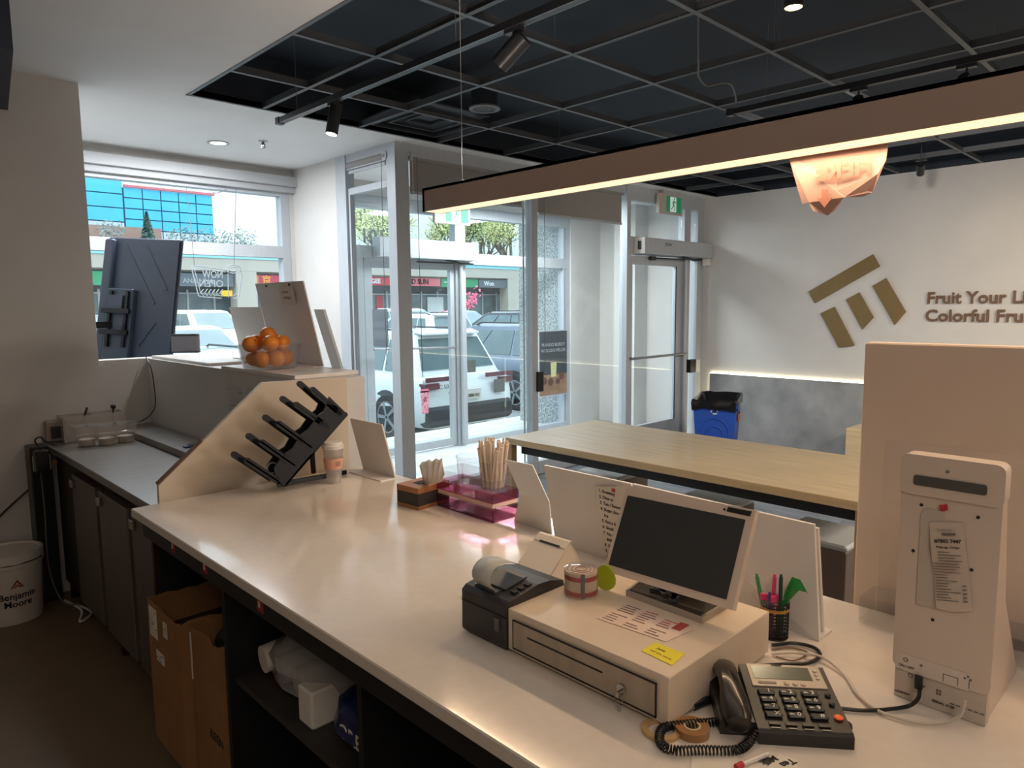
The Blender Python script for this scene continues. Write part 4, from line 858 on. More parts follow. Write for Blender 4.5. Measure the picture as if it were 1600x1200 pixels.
sn=thing('sticky_note','yellow sticky note with pencil writing on the cash drawer','note',W(1035,1020,z=cdz)); P4=[W(1002,1017,z=cdz),W(1050,1040,z=cdz),W(1070,1022,z=cdz),W(1024,1004,z=cdz)]
s=quad(*P4,(0,0,.0006)).out('note',yel,sn); ux=(P4[1]-P4[0]).normalized(); uy=(P4[3]-P4[0]); uy=(uy-ux*uy.dot(ux)).normalized()
text('June',.009,ink,s,P4[0]+uy*.024+ux*.012+Z*.0009,ux,uy,depth=.0001); text('call the store',.008,mat('brown_pencil',(170,110,50)),s,P4[0]+uy*.011+ux*.008+Z*.0009,ux,uy,depth=.0001)
# pen pot
pp=W(1217,1003,z=CT)+Vector((.018,.018,0)); pt=thing('pen_pot','black mesh pen pot with a yellow band behind the cash drawer','pen pot',pp)
g=MB()
for i in range(24):
    a=2*PI*i/24; g.tube([pp+Vector((.024*math.cos(a),.024*math.sin(a),0)),pp+Vector((.026*math.cos(a),.026*math.sin(a),.07))],.0009,4)
for z in [.002+.0068*i for i in range(11)]: g.lathe([(.0245,z),(.0262,z),(.0262,z+.0015),(.0245,z+.0015)],pp,24)
g.lathe([(0,0),(.025,0),(.025,.001),(0,.001)],pp,24); g.out('mesh',bpl,pt)
MB().lathe([(.0264,.056),(.0268,.056),(.0272,.062),(.0266,.062)],pp,24).out('yellow_band',mat('ochre_band',(176,130,60),.6),pt)
for k,(lb,dxx,dyy,tx,ty,c,h) in enumerate((('bright pink pen leaning in the pen pot',.0,.006,.002,.004,(226,70,130),.118),('dark green pen upright in the pen pot',.004,-.008,.004,-.008,(30,74,66),.120),('thin violet pen low in the pen pot',-.008,.002,-.012,.006,(86,60,130),.085),('slim green stylus at the left of the pen pot',-.004,.012,-.006,.036,(60,150,96),.112))):
    s=thing('pen',lb,'pen',pp+Vector((dxx,dyy,.003)),0,'pens in the pot'); mpn=mat('pen%d'%k,c,.35); a_=pp+Vector((dxx,dyy,.003)); b_=pp+Vector((tx,ty,h))
    MB().tube([a_,b_],.004,8).out('barrel',mpn,s,smooth=True); MB().tube([b_,b_+(b_-a_).normalized()*.006],.0028,8).out('cap',mpn,s)
gl=thing('green_leaf_pick','glossy green leaf shaped pick standing in the pen pot','pick',pp+Vector((.01,-.012,.01)))
b0=pp+Vector((.008,-.01,.06)); g=MB(); pts=[]
for t_,w in ((0,.001),(.2,.010),(.5,.014),(.8,.010),(1,.001)): pts.append((b0+Vector((.01*t_,-.045*t_,.055*math.sin(t_*2.4))),w))
up_=[p+Vector((.3,.6,.7)).normalized()*w for p,w in pts]; dn=[p-Vector((.3,.6,.7)).normalized()*w for p,w in pts[::-1]]; g.prism(up_+dn,(.002,.001,0)); g.out('leaf',mat('glossy_green',(36,140,64),.2,coat=.5),gl); MB().tube([pp+Vector((.01,-.01,.01)),b0],.002).out('stem',mat('glossy_green',(36,140,64)),gl)
pn=thing('pink_clip_tray','clear scoop tray with pink clips resting over the pen pot','tray',pp+Vector((-.004,.018,.06)))
MB().lathe([(0,.066),(.022,.067),(.030,.080),(.032,.080)],pp+Vector((-.006,.012,0)),22).out('scoop',clr,pn,smooth=True)
for i in range(4): MB().box((-.008,-.003,0),(.008,.003,.012),Matrix.Translation(pp+Vector((-.006+random.uniform(-.012,.012),.012+random.uniform(-.012,.012),.072)))@Matrix.Rotation(random.random()*3,4,'Z')).out('pink_clip',mat('pen0',(226,70,130)),pn)
# phone -------------------------------------------------------
ph0=W(1185,1163,z=CT); ph1=W(1335,1172,z=CT); 
ex=(ph1-ph0).normalized(); ey=Z.cross(ex)
PW=(ph1-ph0).length
ph=thing('desk_phone','black and silver corded desk phone with big buttons by the till','telephone',ph0,math.atan2(ex.y,ex.x))
pb_=mat('phone_black',(38,35,34),.4); psl=mat('phone_silver',(178,166,152),.4,.2)
PD=.155; hf,hb_=.022,.046
zt=lambda v: hf+(hb_-hf)*v/PD
MB().prism([(0,0,0),(0,0,hf-.004),(0,.006,hf),(0,PD-.004,hb_),(0,PD,hb_-.006),(0,PD,0)],(PW,0,0)).out('base',pb_,ph,world=False)
HX=-.052
MB().prism([(HX,.02,0),(HX,.02,.022),(HX,PD-.01,.034),(HX,PD,.028),(HX,PD,0)],(-HX,0,0)).out('cradle',pb_,ph,world=False)
def ppl(u0,u1,v0,v1,nm,mt,h=.001,par=ph,b=0,lab=None):
    return MB().prism([(u0,v0,zt(v0)+b),(u1,v0,zt(v0)+b),(u1,v1,zt(v1)+b),(u0,v1,zt(v1)+b)],(0,0,h)).out(nm,mt,par,world=False,label=lab)
fp=ppl(.012,PW-.008,.097,PD-.004,'display_panel',psl,.002,lab='silver display surround')
ppl(.018,PW-.026,.114,PD-.010,'display',mat('lcd_green_grey',(96,98,86),.2),.0005,fp,.0022)
ppl(.022,.050,.102,.107,'red_indicator',mat('indicator_brown',(84,52,44),.3),.0006,fp,.0022)
for k in range(3): MB().ball((.066+k*.013,.104,zt(.104)+.0025),.0045,10,6,.5).out('round_button',mat('button_cream',(220,204,180),.3),fp,world=False,smooth=True)
for k in range(3): MB().ball((PW-.017,.120+k*.009,zt(.12+k*.009)+.0025),.0038,8,6,.5).out('side_button',mat('button_cream',(220,204,180)),fp,world=False,smooth=True)
def ptext(s,sz,u,v,par,h=.005): 
    M_=ph.matrix_basis; sl=(hb_-hf)/PD; yd=Vector((0,1,sl)).normalized(); r3=M_.to_3x3()
    return text(s,sz,paperm if s!='vtech' else ink,par,M_@Vector((u,v,zt(v)+h)),r3@X,r3@yd,depth=.0001,bold=.0002)
ptext('vtech',.008,PW*.38,PD-.0088,fp,.0027)
keys=['1','2','3','4','5','6','7','8','9','X','0','#']
btm=mat('button_black',(28,26,26),.35)
KW=(PW-.036)/3
for i,kx in enumerate(keys):
    r,c_=divmod(i,3); u=.016+c_*KW; v=.082-r*.0165
    k_=MB().box((u,v-.006,zt(v)),(u+KW*.78,v+.006,zt(v)+.0045),bev=.002).out('key',btm,ph,world=False)
    ptext(kx,.0115,u+KW*.42,v-.004,k_,.0052)
    if i not in (0,9,11): ptext('abc',.005,u+KW*.1,v-.002,k_,.0052)
for k in range(4): 
    k_=ppl(.018+k*KW*.72,.018+k*KW*.72+KW*.5,.012,.018,'function_key',btm,.002); g=MB(); g.box((.020+k*KW*.72,.007,zt(.007)+.0002),(.020+k*KW*.72+KW*.4,.0085,zt(.007)+.0006)); g.out('caption',paperm,k_,world=False)
MB().ball((PW-.012,.034,zt(.034)+.002),.007,12,8,.4).out('orange_light_key',mat('orange_key',(200,84,44),.35,emit=(220,90,40),es=.3),ph,world=False,smooth=True)
for v in (.082,.062): MB().ball((PW-.013,v,zt(v)+.002),.0048,10,6,.5).out('side_key',btm,ph,world=False,smooth=True)
for v in (.03,.07): MB().ball((PW-.001,v,.018),.008,10,8).out('side_bump',pb_,ph,world=False,smooth=True)
# handset: tapered skinny bar
g=MB(); st=[(.000,.017,.020,.030),(.012,.021,.024,.036),(.034,.022,.020,.044),(.06,.018,.016,.054),(.085,.017,.015,.057),(.11,.018,.016,.055),(.135,.021,.021,.048),(.152,.020,.022,.040),(.163,.013,.016,.032)]
vs=[];n=14
for v,w,h,z in st:
    for i in range(n): a=2*PI*i/n; vs.append((HX*.55+w*math.cos(a),v+.0,z+h*.62*math.sin(a)))
fs=[(i*n+j,i*n+(j+1)%n,(i+1)*n+(j+1)%n,(i+1)*n+j) for i in range(len(st)-1) for j in range(n)]+[tuple(range(n-1,-1,-1)),tuple(range((len(st)-1)*n,len(st)*n))]
hsd=thing('phone_handset','black curved phone handset resting in its cradle','handset',ph0,math.atan2(ex.y,ex.x)); g.add(vs,fs); g.out('grip',mat('handset_black',(34,31,30),.25,coat=.3),hsd,world=False,smooth=True)
MB().box((HX*.55-.016,.004,.012),(HX*.55+.016,.03,.02),bev=.004).out('mouthpiece',pb_,hsd,world=False); MB().box((HX*.55-.016,.132,.022),(HX*.55+.016,.158,.03),bev=.004).out('earpiece',pb_,hsd,world=False)
# coiled cord
def coil(path,r,turns,wr,label):
    P=bez(path,16); L=[0]
    for i in range(1,len(P)): L.append(L[-1]+(P[i]-P[i-1]).length)
    T=L[-1]; N=turns*10; pts=[]
    j=0
    for i in range(N+1):
        s=T*i/N
        while j<len(L)-2 and L[j+1]<s: j+=1
        t=(s-L[j])/max(1e-9,L[j+1]-L[j]); c=P[j].lerp(P[j+1],t); d=(P[j+1]-P[j]).normalized(); a=Z; b=d.cross(a).normalized(); a=b.cross(d); th=2*PI*turns*i/N
        pts.append(c+(a*math.cos(th)+b*math.sin(th))*r)
    return pts
zc=CT+.008
pc_=[W(1150,1122,z=zc),W(1118,1128,z=zc),W(1070,1132,z=zc),W(1036,1138,z=zc),W(1032,1160,z=zc),W(1052,1172,z=zc),W(1100,1172,z=zc),W(1150,1172,z=zc),W(1170,1160,z=zc),W(1183,1140,z=zc+.01)]
tag(MB().tube(coil(pc_,.006,62,.0012,''),.0014,5).out('coiled_cord',bpl,None,smooth=True),'black coiled handset cord looping across the counter','cord')
cbl('phone_lead','short straight black lead joining the coiled cord to the cradle',[W(1120,1126,z=CT+.01),W(1145,1122,z=CT+.008),W(1160,1115,z=CT+.01)],.002,bpl)
# marker, tape, bits
mk0=W(1041,1122,z=CT+.006); mk1=W(1106,1094,z=CT+.006); mkr=thing('marker_pen','grey marker pen with black cap lying beside the cash drawer','marker',mk0)
MB().tube([mk0,mk0.lerp(mk1,.08)],.002,8).out('tip',inkg,mkr); MB().tube([mk0.lerp(mk1,.06),mk0.lerp(mk1,.64)],.0055,12).out('barrel',mat('marker_grey',(130,126,120),.4),mkr,smooth=True); MB().tube([mk0.lerp(mk1,.62),mk1],.007,12).out('cap',bpl,mkr,smooth=True)
tr_=W(1085,1154,z=CT)+Vector((.01,.01,0)); tq=thing('tape_dispenser_roll','amber tape roll lying inside the coiled cord','tape',tr_)
amb=mat('amber_tape',(158,112,66),.2,coat=.5)
MB().lathe([(.012,0),(.026,0),(.026,.012),(.012,.012),(.012,0)],tr_,28).out('roll',amb,tq,smooth=True); MB().lathe([(.010,.0),(.013,.0),(.013,.0125),(.010,.0125),(.010,0)],tr_,24).out('core',mat('core_card',(206,186,150),.6),tq)
t2_=tr_+Vector((-.03,.035,0)); tq2=thing('tape_dispenser_roll','flat pale tape ring left of the amber roll','tape',t2_); MB().lathe([(.020,0),(.030,0),(.030,.006),(.020,.006),(.020,0)],t2_,28).out('roll',mat('pale_amber',(196,160,110),.25,coat=.3),tq2,smooth=True)
def sheet(label,pts,m=paperm,name='paper_slip',txt=None,ts=.012,cat='paper',zz=None):
    zz=zz or CT+.0008; P=[W(a,b,z=zz) for a,b in pts]; t=thing(name,label,cat,P[0]); s=quad(*P,(0,0,.0005)).out('sheet',m,t)
    if txt:
        e=(P[1]-P[0]).normalized(); f=Z.cross(e)
        for i,l in enumerate(txt): text(l,ts,ink,s,P[3]+e*.006-f*(ts*1.2*(i+1))+Z*.0006,e,f,depth=.0001,bold=.0004)
    return t
sheet('white paper strip at the bottom edge of the view under the cord',((1080,1215),(1152,1215),(1152,1176),(1080,1176)))
tt_=sheet('printed milk tea slip on the counter below the phone',((1165,1240),(1250,1240),(1245,1188),(1218,1178)))
s_=tt_.children[0]; e=-(W(1245,1185,z=CT)-W(1200,1200,z=CT)).normalized()
o=W(1240,1184,z=CT+.0016); ee=(W(1212,1196,z=CT)-W(1240,1184,z=CT)).normalized(); ff=Z.cross(ee)
text('Tea',.016,ink,s_,W(1236,1185,z=CT+.0016),ee,ff,depth=.0001,bold=.0006); text('Milk',.016,ink,s_,W(1222,1190,z=CT+.0016)+ff*-.002-ff*.014,ee,ff,depth=.0001,bold=.0006)
cl_=thing('clip_wrap','clear crumpled wrapper with a red pen end below the cord','wrapper',W(1165,1185,z=CT)); o=W(1165,1178,z=CT+.003); MB().tube([W(1150,1198,z=CT+.004),W(1200,1178,z=CT+.004)],.0035,8).out('pen_barrel',wpl,cl_); MB().tube([W(1150,1199,z=CT+.005),W(1160,1194,z=CT+.005)],.0045,8).out('red_end',redp,cl_)
# cables behind the phone
cbl('black_cable','thick black cable looping behind the phone from the drawer',[W(1206,1008,z=CT+.006),W(1240,1005,z=CT+.006),W(1272,1012,z=CT+.006),W(1281,1025,z=CT+.006),W(1262,1036,z=CT+.006),W(1225,1038,z=CT+.006),W(1190,1040,z=CT+.012)],.0035,bpl)
cbl('white_cable','long white cable curving from the drawer to the white kiosk',[W(1206,1022,z=CT+.005),W(1240,1020,z=CT+.008),W(1285,1027,z=CT+.010),W(1320,1055,z=CT+.005),W(1340,1085,z=CT+.005),W(1375,1112,z=CT+.005),W(1430,1128,z=CT+.005),W(1475,1128,z=CT+.005),W(1500,1118,z=CT+.02),W(1508,1095,z=CT+.045)],.0026,mat('cable_white',(206,196,182),.5))
cbl('black_cable','black power lead running from the phone to the kiosk socket',[W(1315,1107,z=CT+.005),W(1350,1110,z=CT+.005),W(1390,1108,z=CT+.005),W(1420,1103,z=CT+.006),W(1434,1092,z=CT+.02),W(1437,1078,z=CT+.035)],.0032,bpl)
cbl('thin_cable','thin brown cable crossing under the white one behind the phone',[W(1206,1015,z=CT+.003),W(1235,1012,z=CT+.003),W(1262,1020,z=CT+.003),W(1240,1032,z=CT+.003),W(1212,1026,z=CT+.003)],.0016,mat('cable_brown',(130,104,84),.6))
# kiosk -----------------------------------------------------------
kx,ky0,ky1=1.222,.223,.360
kk=thing('payment_kiosk','tall white self-order kiosk with its back turned and a taped receipt','kiosk',(1.26,.29,CT))
kw=mat('kiosk_white',(214,198,184),.35)
def rr(y0,y1,z0,z1,r,x): # rounded rectangle points in y,z
    P=[]
    for cy,cz,a0 in ((y1-r,z1-r,0),(y0+r,z1-r,90),(y0+r,z0+r,180),(y1-r,z0+r,270)):
        for i in range(5): a=R(a0+i*22.5); P.append((x,cy+r*math.cos(a),cz+r*math.sin(a)))
    return P
zt_=1.308
MB().prism([(kx+.012,0,CT+.002),(kx+.012,0,CT+.05),(kx+.012,0,zt_-.01),(kx+.045,0,zt_-.01),(kx+.225,0,CT+.06),(kx+.235,0,CT+.002)],(0,ky1-.008,0)).add([],[])
g=MB().prism([(kx+.012,ky0+.006,CT+.001),(kx+.012,ky0+.006,zt_-.008),(kx+.05,ky0+.006,zt_-.008),(kx+.10,ky0+.006,CT+.17),(kx+.235,ky0+.006,CT+.001)],(0,ky1-ky0-.012,0)); g.out('side_shell',kw,kk)
MB().prism(rr(ky0,ky1,CT+.052,zt_-.0,.012,kx),(.03,0,0)).out('back_cover',kw,kk,smooth=True)
MB().prism(rr(ky0-.002,ky1+.002,zt_-.062,zt_+.002,.012,kx-.004),(.034,0,0)).out('top_cap',kw,kk,smooth=True)
MB().prism(rr(ky0+.02,ky1-.018,zt_-.046,zt_-.030,.004,kx-.0055),(.004,0,0)).out('vent_window',mat('vent_grey',(84,84,82),.3),kk,label='dark recessed vent strip')
MB().box((kx+.003,ky0+.004,CT+.001),(kx+.02,ky1-.004,CT+.055)).out('port_panel',mat('port_panel_white',(200,188,176),.4),kk)
lb_=MB().box((kx-.001,ky0+.028,CT+.050),(kx+.001,ky1-.006,CT+.078)).out('icon_label',mat('label_white',(216,204,194),.4),kk)
def ktxt(s,sz,y,z,par=lb_,mm=ink): text(s,sz,mm,par,(kx-.0016 if par==lb_ else kx+.002,y,z),-Y,Z,depth=.0001,bold=.0001)
def ring(y,z,r,par,x=kx-.0013): MB().lathe([(r*.75,0),(r,0),(r,.0003),(r*.75,.0003)],(x,y,z),16,ax=(-1,0,0)).out('power_icon',ink,par)
ring(ky1-.020,CT+.069,.0035,lb_); ring(ky1-.027,CT+.043,.0035,kk,kx+.0026); ktxt('ON / OFF',.0055,ky1-.010,CT+.056)
ktxt('+',.010,ky1-.040,CT+.064); ktxt('12V',.006,ky1-.040,CT+.030,kk); ktxt('ucomm',.007,ky1-.006,CT+.008,kk); ktxt('SERIAL 4120',.006,ky1-.06,CT+.012,kk)
g=MB()
for a,b in (((ky1-.075,.053),(ky1-.074,.066)),((ky1-.095,.053),(ky1-.094,.066)),((ky1-.095,.065),(ky1-.074,.066)),((ky1-.110,.055),(ky1-.109,.068))): g.box((kx-.0014,a[0],CT+a[1]),(kx-.001,b[0],CT+b[1]))
for i in range(3): g.box((kx-.0014,ky1-.113+i*.004,CT+.068+(.004 if i==1 else 0)),(kx-.001,ky1-.110+i*.004,CT+.071+(.004 if i==1 else 0)))
g.out('port_icon',inkg,lb_)
g=MB(); 
for i in range(2):
    for j in range(2): g.box((kx+.0025,ky1-.068-i*.004,CT+.026+j*.005),(kx+.003,ky1-.065-i*.004,CT+.030+j*.005))
for i in range(6): g.box((kx+.0025,ky1-.085-.008*i,CT+.018),(kx+.003,ky1-.091-.008*i,CT+.020))
g.out('panel_print',inkg,kk)
for y,z in ((ky1-.030,zt_-.078),(ky0+.030,zt_-.082),(ky1-.022,zt_-.155),(ky0+.034,zt_-.165),(ky1-.055,zt_-.26)): MB().cyl((kx-.0002,y,z),.0026,.001,10,ax=(-1,0,0)).out('screw_hole',ink,kk)
MB().cyl((kx-.0045,(ky0+ky1)/2+.004,zt_-.018),.0026,.001,10,ax=(-1,0,0)).out('screw',chrome,kk)
MB().tube([(kx-.004,ky1-.041,CT+.05),(kx-.006,ky1-.042,CT+.03)],.006,8).out('power_plug',bpl,kk)
rcp=thing('taped_receipt','long order receipt taped under a red sticker on the white kiosk','receipt',(kx-.003,.29,zt_-.2))
RX=kx-.003
rq=lambda px,py,dx=0: W(px,py,x=RX+dx)
r_tl,r_tr,r_br,r_bl=rq(1452,816),rq(1505,817),rq(1520,955),rq(1464,949)
g=MB(); n=10; vs=[]
for i in range(n):
    u=i/(n-1); o_=X*(-.004*math.sin(u*5)**2); vs+=[r_tl.lerp(r_bl,u)+o_,r_tl.lerp(r_bl,u).lerp(r_tr.lerp(r_br,u),.5)+o_*1.2-Z*(.003 if i==n-1 else 0),r_tr.lerp(r_br,u)+o_*.4]
g.add(vs,[(3*i+j,3*i+j+1,3*i+j+4,3*i+j+3) for i in range(n-1) for j in range(2)]); s=g.out('receipt',mat('receipt_cream',(206,190,176),.7),rcp,smooth=True)
MB().prism([rq(1439,803,.0012),rq(1448,794,.0012),rq(1476,800,.0012),rq(1466,952,.0012),rq(1431,944,.0012)],(.0005,0,0)).out('under_slip',mat('receipt_back',(196,182,170),.6),rcp)
quad(rq(1467,789,-.001),rq(1480,788,-.001),rq(1481,797,-.001),rq(1470,799,-.001),(.001,0,0)).out('red_sticker',redp,rcp)
fx_=kx-.0085
dwn=(r_bl-r_tl); acr_=(r_tr-r_tl); UD=-dwn.normalized(); 
def rl(u,v): return r_tl+dwn*v+acr_*u-X*(.0052)
text('#7802 7447',.0075,ink,s,rl(.13,.225),acr_,UD,depth=.0001,bold=.0002,width=acr_.length*.8); text('Pick-up Order',.005,ink,s,rl(.17,.29),acr_,UD,depth=.0001,bold=.0001,width=acr_.length*.7)
text('Customer copy',.004,inkg,s,rl(.25,.08),acr_,UD,depth=.0001,width=acr_.length*.42)
g=MB()
for i in range(18):
    v=.34+.033*i; u0=.05 if i>3 else .2; w=random.uniform(.35,.85); p=rl(u0,v); g.prism([p,p+acr_*w,p+acr_*w+UD*.0012,p+UD*.0012],(.0003,0,0))
for i in range(5):
    p=rl(.84,.72+.045*i); g.prism([p,p+acr_*.12,p+acr_*.12+UD*.002,p+UD*.002],(.0003,0,0))
p=rl(.38,.14); g.prism([p,p+acr_*.4,p+acr_*.4+UD*.004,p+UD*.004],(.0003,0,0))
g.out('print',inkg,s)
# clear acrylic stand behind the kiosk
aa=thing('acrylic_sheet_stand','large clear acrylic sheet on a clear tray behind the kiosk','acrylic stand',(1.42,.2,CT))
MB().box((1.475,-.25,CT+.03),(1.479,.468,1.280)).out('sheet',acr,aa)
MB().box((1.462,-.25,CT+.001),(1.545,.498,CT+.006)).box((1.462,-.25,CT+.006),(1.466,.498,CT+.055)).box((1.541,-.25,CT+.006),(1.545,.498,CT+.055)).box((1.466,.494,CT+.006),(1.541,.498,CT+.055)).out('tray',acr,aa)
MB().box((1.480,-.2,1.08),(1.50,.15,1.115)).box((1.480,-.2,1.0),(1.50,.15,1.006)).out('ledge',acr,aa)
# big white light box panel
bpnl=thing('menu_lightbox','large white menu panel standing at the counter edge behind the kiosk','panel',(1.58,.1,0))
MB().box((1.557,-.55,.0),(1.60,.543,1.466),bev=.003).out('panel',mat('panel_cream',(214,196,180),.4),bpnl)
MB().box((1.5565,-.55,1.35),(1.5572,.0,1.3505)).out('seam',inkg,bpnl)
# =========================================================== LAMP, CEILING FITTINGS
pd=thing('pendant_lamp','long brown linear pendant lamp hanging over the counter','pendant lamp',(1.687,.7,1.90))
g=MB()
y0,y1=-1.4,2.16; x0,x1=1.642,1.732; z0,z1=1.90,1.985
g.box((x0,y0,z0),(x0+.003,y1,z1)).box((x1-.012,y0,z0),(x1,y1,z1)).box((x0,y0,z1-.01),(x1,y1,z1)).box((x0,y1-.012,z0),(x1,y1,z1)); g.out('housing',beam,pd)
MB().box((x0+.0032,y0,z0-.0005),(x1-.0125,y1-.0125,z0+.012)).out('diffuser',led,pd)
for y in (1.98,-.9): MB().tube([(1.687,y,z1),(1.687,y,3.06)],.0015,5).out('suspension_wire',chrome,pd); MB().cyl((1.687,y,z1),.008,.012,10).out('wire_gripper',chrome,pd)
# paper sign draped from lamp
ps=thing('paper_sign','translucent pink-printed paper sign hanging from the pendant lamp','sign',(1.64,.68,1.90))
pm_=bpy.data.materials.new('lit_paper'); pm_.use_nodes=True; nt_=pm_.node_tree; nt_.nodes.clear(); o_=nt_.nodes.new('ShaderNodeOutputMaterial'); d_=nt_.nodes.new('ShaderNodeBsdfDiffuse'); t_=nt_.nodes.new('ShaderNodeBsdfTranslucent'); mx=nt_.nodes.new('ShaderNodeMixShader')
d_.inputs['Color'].default_value=lin((196,168,160))+(1,); t_.inputs['Color'].default_value=lin((206,172,162))+(1,); mx.inputs[0].default_value=.3; nt_.links.new(d_.outputs[0],mx.inputs[1]); nt_.links.new(t_.outputs[0],mx.inputs[2]); nt_.links.new(mx.outputs[0],o_.inputs[0])
sx=1.732
top=[W(1232,248,x=sx),W(1386,222,x=sx)]
outl=[(1232,245),(1250,318),(1266,317),(1272,330),(1290,336),(1306,328),(1322,309),(1346,307),(1362,300),(1375,272),(1384,250),(1386,219)]
g=MB(); P=[W(a,b,x=sx) for a,b in outl]; 
for i,p in enumerate(P): p.x+= .012*math.sin(i*1.9)
g.prism(P,(.0008,0,0)); sg=g.out('sheet',pm_,ps)
rdp=mat('faint_red_print',(176,120,108),.7)
yd=Z; L0=W(1362,262,x=sx-.016)
ye=(W(1378,250,x=sx)-W(1245,272,x=sx)); 
text('HERE',.052,rdp,sg,(sx-.014,W(1366,280,x=sx).y,1.838),Y,Z,depth=.0006,bold=.002,width=.125)
g=MB(); ya=W(1293,300,x=sx).y; g.prism([(sx-.014,ya-.008,1.815),(sx-.014,ya+.008,1.815),(sx-.014,ya+.008,1.795),(sx-.014,ya+.018,1.795),(sx-.014,ya,1.772),(sx-.014,ya-.018,1.795),(sx-.014,ya-.008,1.795)],(.0006,0,0)); g.out('arrow_print',rdp,sg)
# tracks
tkm=mat('track_black',(44,46,50),.35,.3)
def track(label,x,ya,yb,z):
    t=thing('lighting_track',label,'track',(x,(ya+yb)/2,z)); MB().box((x-.017,ya,z),(x+.017,yb,z+.03)).out('rail',tkm,t); MB().box((x-.02,yb-.01,z-.004),(x+.02,yb+.03,z+.034)).out('end_cap',tkm,t)
    MB().box((x-.018,ya,z-.001),(x-.014,yb,z)).box((x+.014,ya,z-.001),(x+.018,yb,z)).out('rail_lip',mat('lip_grey',(110,114,118),.3,.5),t)
    for yy in (yb-.2,yb-1.6): MB().tube([(x,yy,z+.03),(x,yy,3.06)],.002,5).out('hanger',inkg,t)
    return t
track('black lighting track left of the speaker grille',2.02,-2.0,4.00,2.62); track('black lighting track running above the pendant lamp to the right',3.83,-1.2,2.11,2.62)
def spotl(label,x,y,z,d,lit=True,L=.12,r=.032):
    t=thing('track_spotlight',label,'spotlight',(x,y,z),0,'track spotlights'); d=Vector(d).normalized(); c=Vector((x,y,z-.075))
    MB().box((x-.016,y-.04,z-.018),(x+.016,y+.04,z)).out('adaptor',tkm,t); MB().tube([(x,y,z-.018),(x,y,z-.05)],.006,8).out('stem',tkm,t)
    a=c-d*L*.4; b=c+d*L*.6
    MB().lathe([(0,0),(r,0),(r,L),(r-.003,L),(r-.003,L-.012),(0,L-.012)],a,24,ax=d).out('barrel',tkm,t,smooth=True)
    MB().cyl(a+d*(L-.003),r-.004,.002,20,ax=d).out('lens',mat('lit_lens',(255,250,240),.3,emit=(255,246,232),es=12) if lit else mat('dark_lens',(30,30,32),.1),t); return t
spotl('lit black spotlight hanging from the left track above the window',2.02,3.40,2.62,(-.22,.02,-1),True,.16,.032)
spotl('unlit black spotlight on the left track beside the pendant wire',2.02,2.05,2.62,(-.2,.6,-.5),False,.14,.038)
spotl('small unlit spotlight on the right track, nearer the pendant',3.83,1.42,2.62,(.7,.2,-.5),False,.08,.025)
spotl('small unlit spotlight on the right track, farther right',3.83,.95,2.62,(.7,-.2,-.5),False,.08,.025)
sg5=spotl('unlit grey spotlight seen below the pendant toward the logo wall',6.5,1.9,2.70,(.7,.2,-.6),False,.10,.03); MB().tube([(6.5,1.9,2.70),(6.5,1.9,3.06)],.005).out('hanger_rod',tkm,sg5)
t=thing('ceiling_spotlight','glowing warm ceiling spotlight at the top of the view','spotlight',(2.885,1.335,2.86)); MB().lathe([(.034,-.14),(.036,-.14),(.036,0),(0,0)],(2.885,1.335,2.86),20).out('can',tkm,t,smooth=True); MB().cyl((2.885,1.335,2.722),.033,.002,18).out('lens',mat('warm_lens',(255,236,170),.3,emit=(255,226,150),es=10),t); MB().tube([(2.885,1.335,2.86),(2.885,1.335,3.06)],.003).out('stem',tkm,t)
p=(2.182,5.302,CZ); t=thing('recessed_downlight','round lit recessed downlight in the white ceiling','downlight',p); MB().lathe([(.055,-.001),(.075,-.001),(.078,-.006),(.055,-.006)],p,32).out('trim_ring',alu,t,smooth=True); MB().cyl((p[0],p[1],CZ-.004),.055,.002,28).out('diffuser',mat('lit_lens',(255,250,240)),t)
p=(2.396,5.029,CZ); t=thing('sprinkler_head','small metal sprinkler head in the white ceiling','sprinkler',p); MB().lathe([(0,0),(.035,0),(.032,-.006),(0,-.006)],p,20).out('escutcheon',alu,t); MB().tube([(p[0],p[1],CZ-.006),(p[0],p[1],CZ-.04)],.009,8).out('body',mat('dark_metal',(70,68,66),.4,.6),t); MB().cyl((p[0],p[1],CZ-.05),.016,.003,12).out('deflector',mat('dark_metal',(70,68,66)),t); MB().tube([(p[0]-.012,p[1],CZ-.02),(p[0]-.012,p[1],CZ-.048)],.003).tube([(p[0]+.012,p[1],CZ-.02),(p[0]+.012,p[1],CZ-.048)],.003).out('frame_arm',mat('dark_metal',(70,68,66)),t)
p=W(757,171,z=2.80); t=thing('ceiling_speaker','round grey ceiling speaker hung above the black grid','speaker',p); MB().lathe([(.075,0),(.10,0),(.10,.01),(.075,.01)],p,28).out('bezel',mat('speaker_rim',(112,114,114),.5),t); MB().lathe([(0,.003),(.075,.003)],p,28).out('grille',mat('speaker_mesh',(84,86,86),.7,bump=.3,nscale=400),t); MB().cyl((p.x,p.y,p.z+.01),.085,.14,24).out('can',mat('black_deck_paint',(30,40,52)),t)
vt=thing('air_diffuser','square black ceiling air diffuser near the vestibule','air vent',(3.05,3.98,2.80))
cx,cy=W(645,200,z=2.78).x,W(645,200,z=2.78).y-.17
for k in range(3):
    s=.28-.085*k; g=MB()
    for a,b in (((-s,-s),(s,-s+.02)),((-s,s-.02),(s,s)),((-s,-s+.02),(-s+.02,s-.02)),((s-.02,-s+.02),(s,s-.02))): g.box((cx+a[0],cy+a[1],2.775+.012*k),(cx+b[0],cy+b[1],2.79+.012*k))
    g.out('louvre_ring',mat('vent_black',(46,52,58),.5),vt)
MB().box((cx-.3,cy-.3,2.82),(cx+.3,cy+.3,2.83)).out('back_plate',mat('vent_black',(46,52,58)),vt)
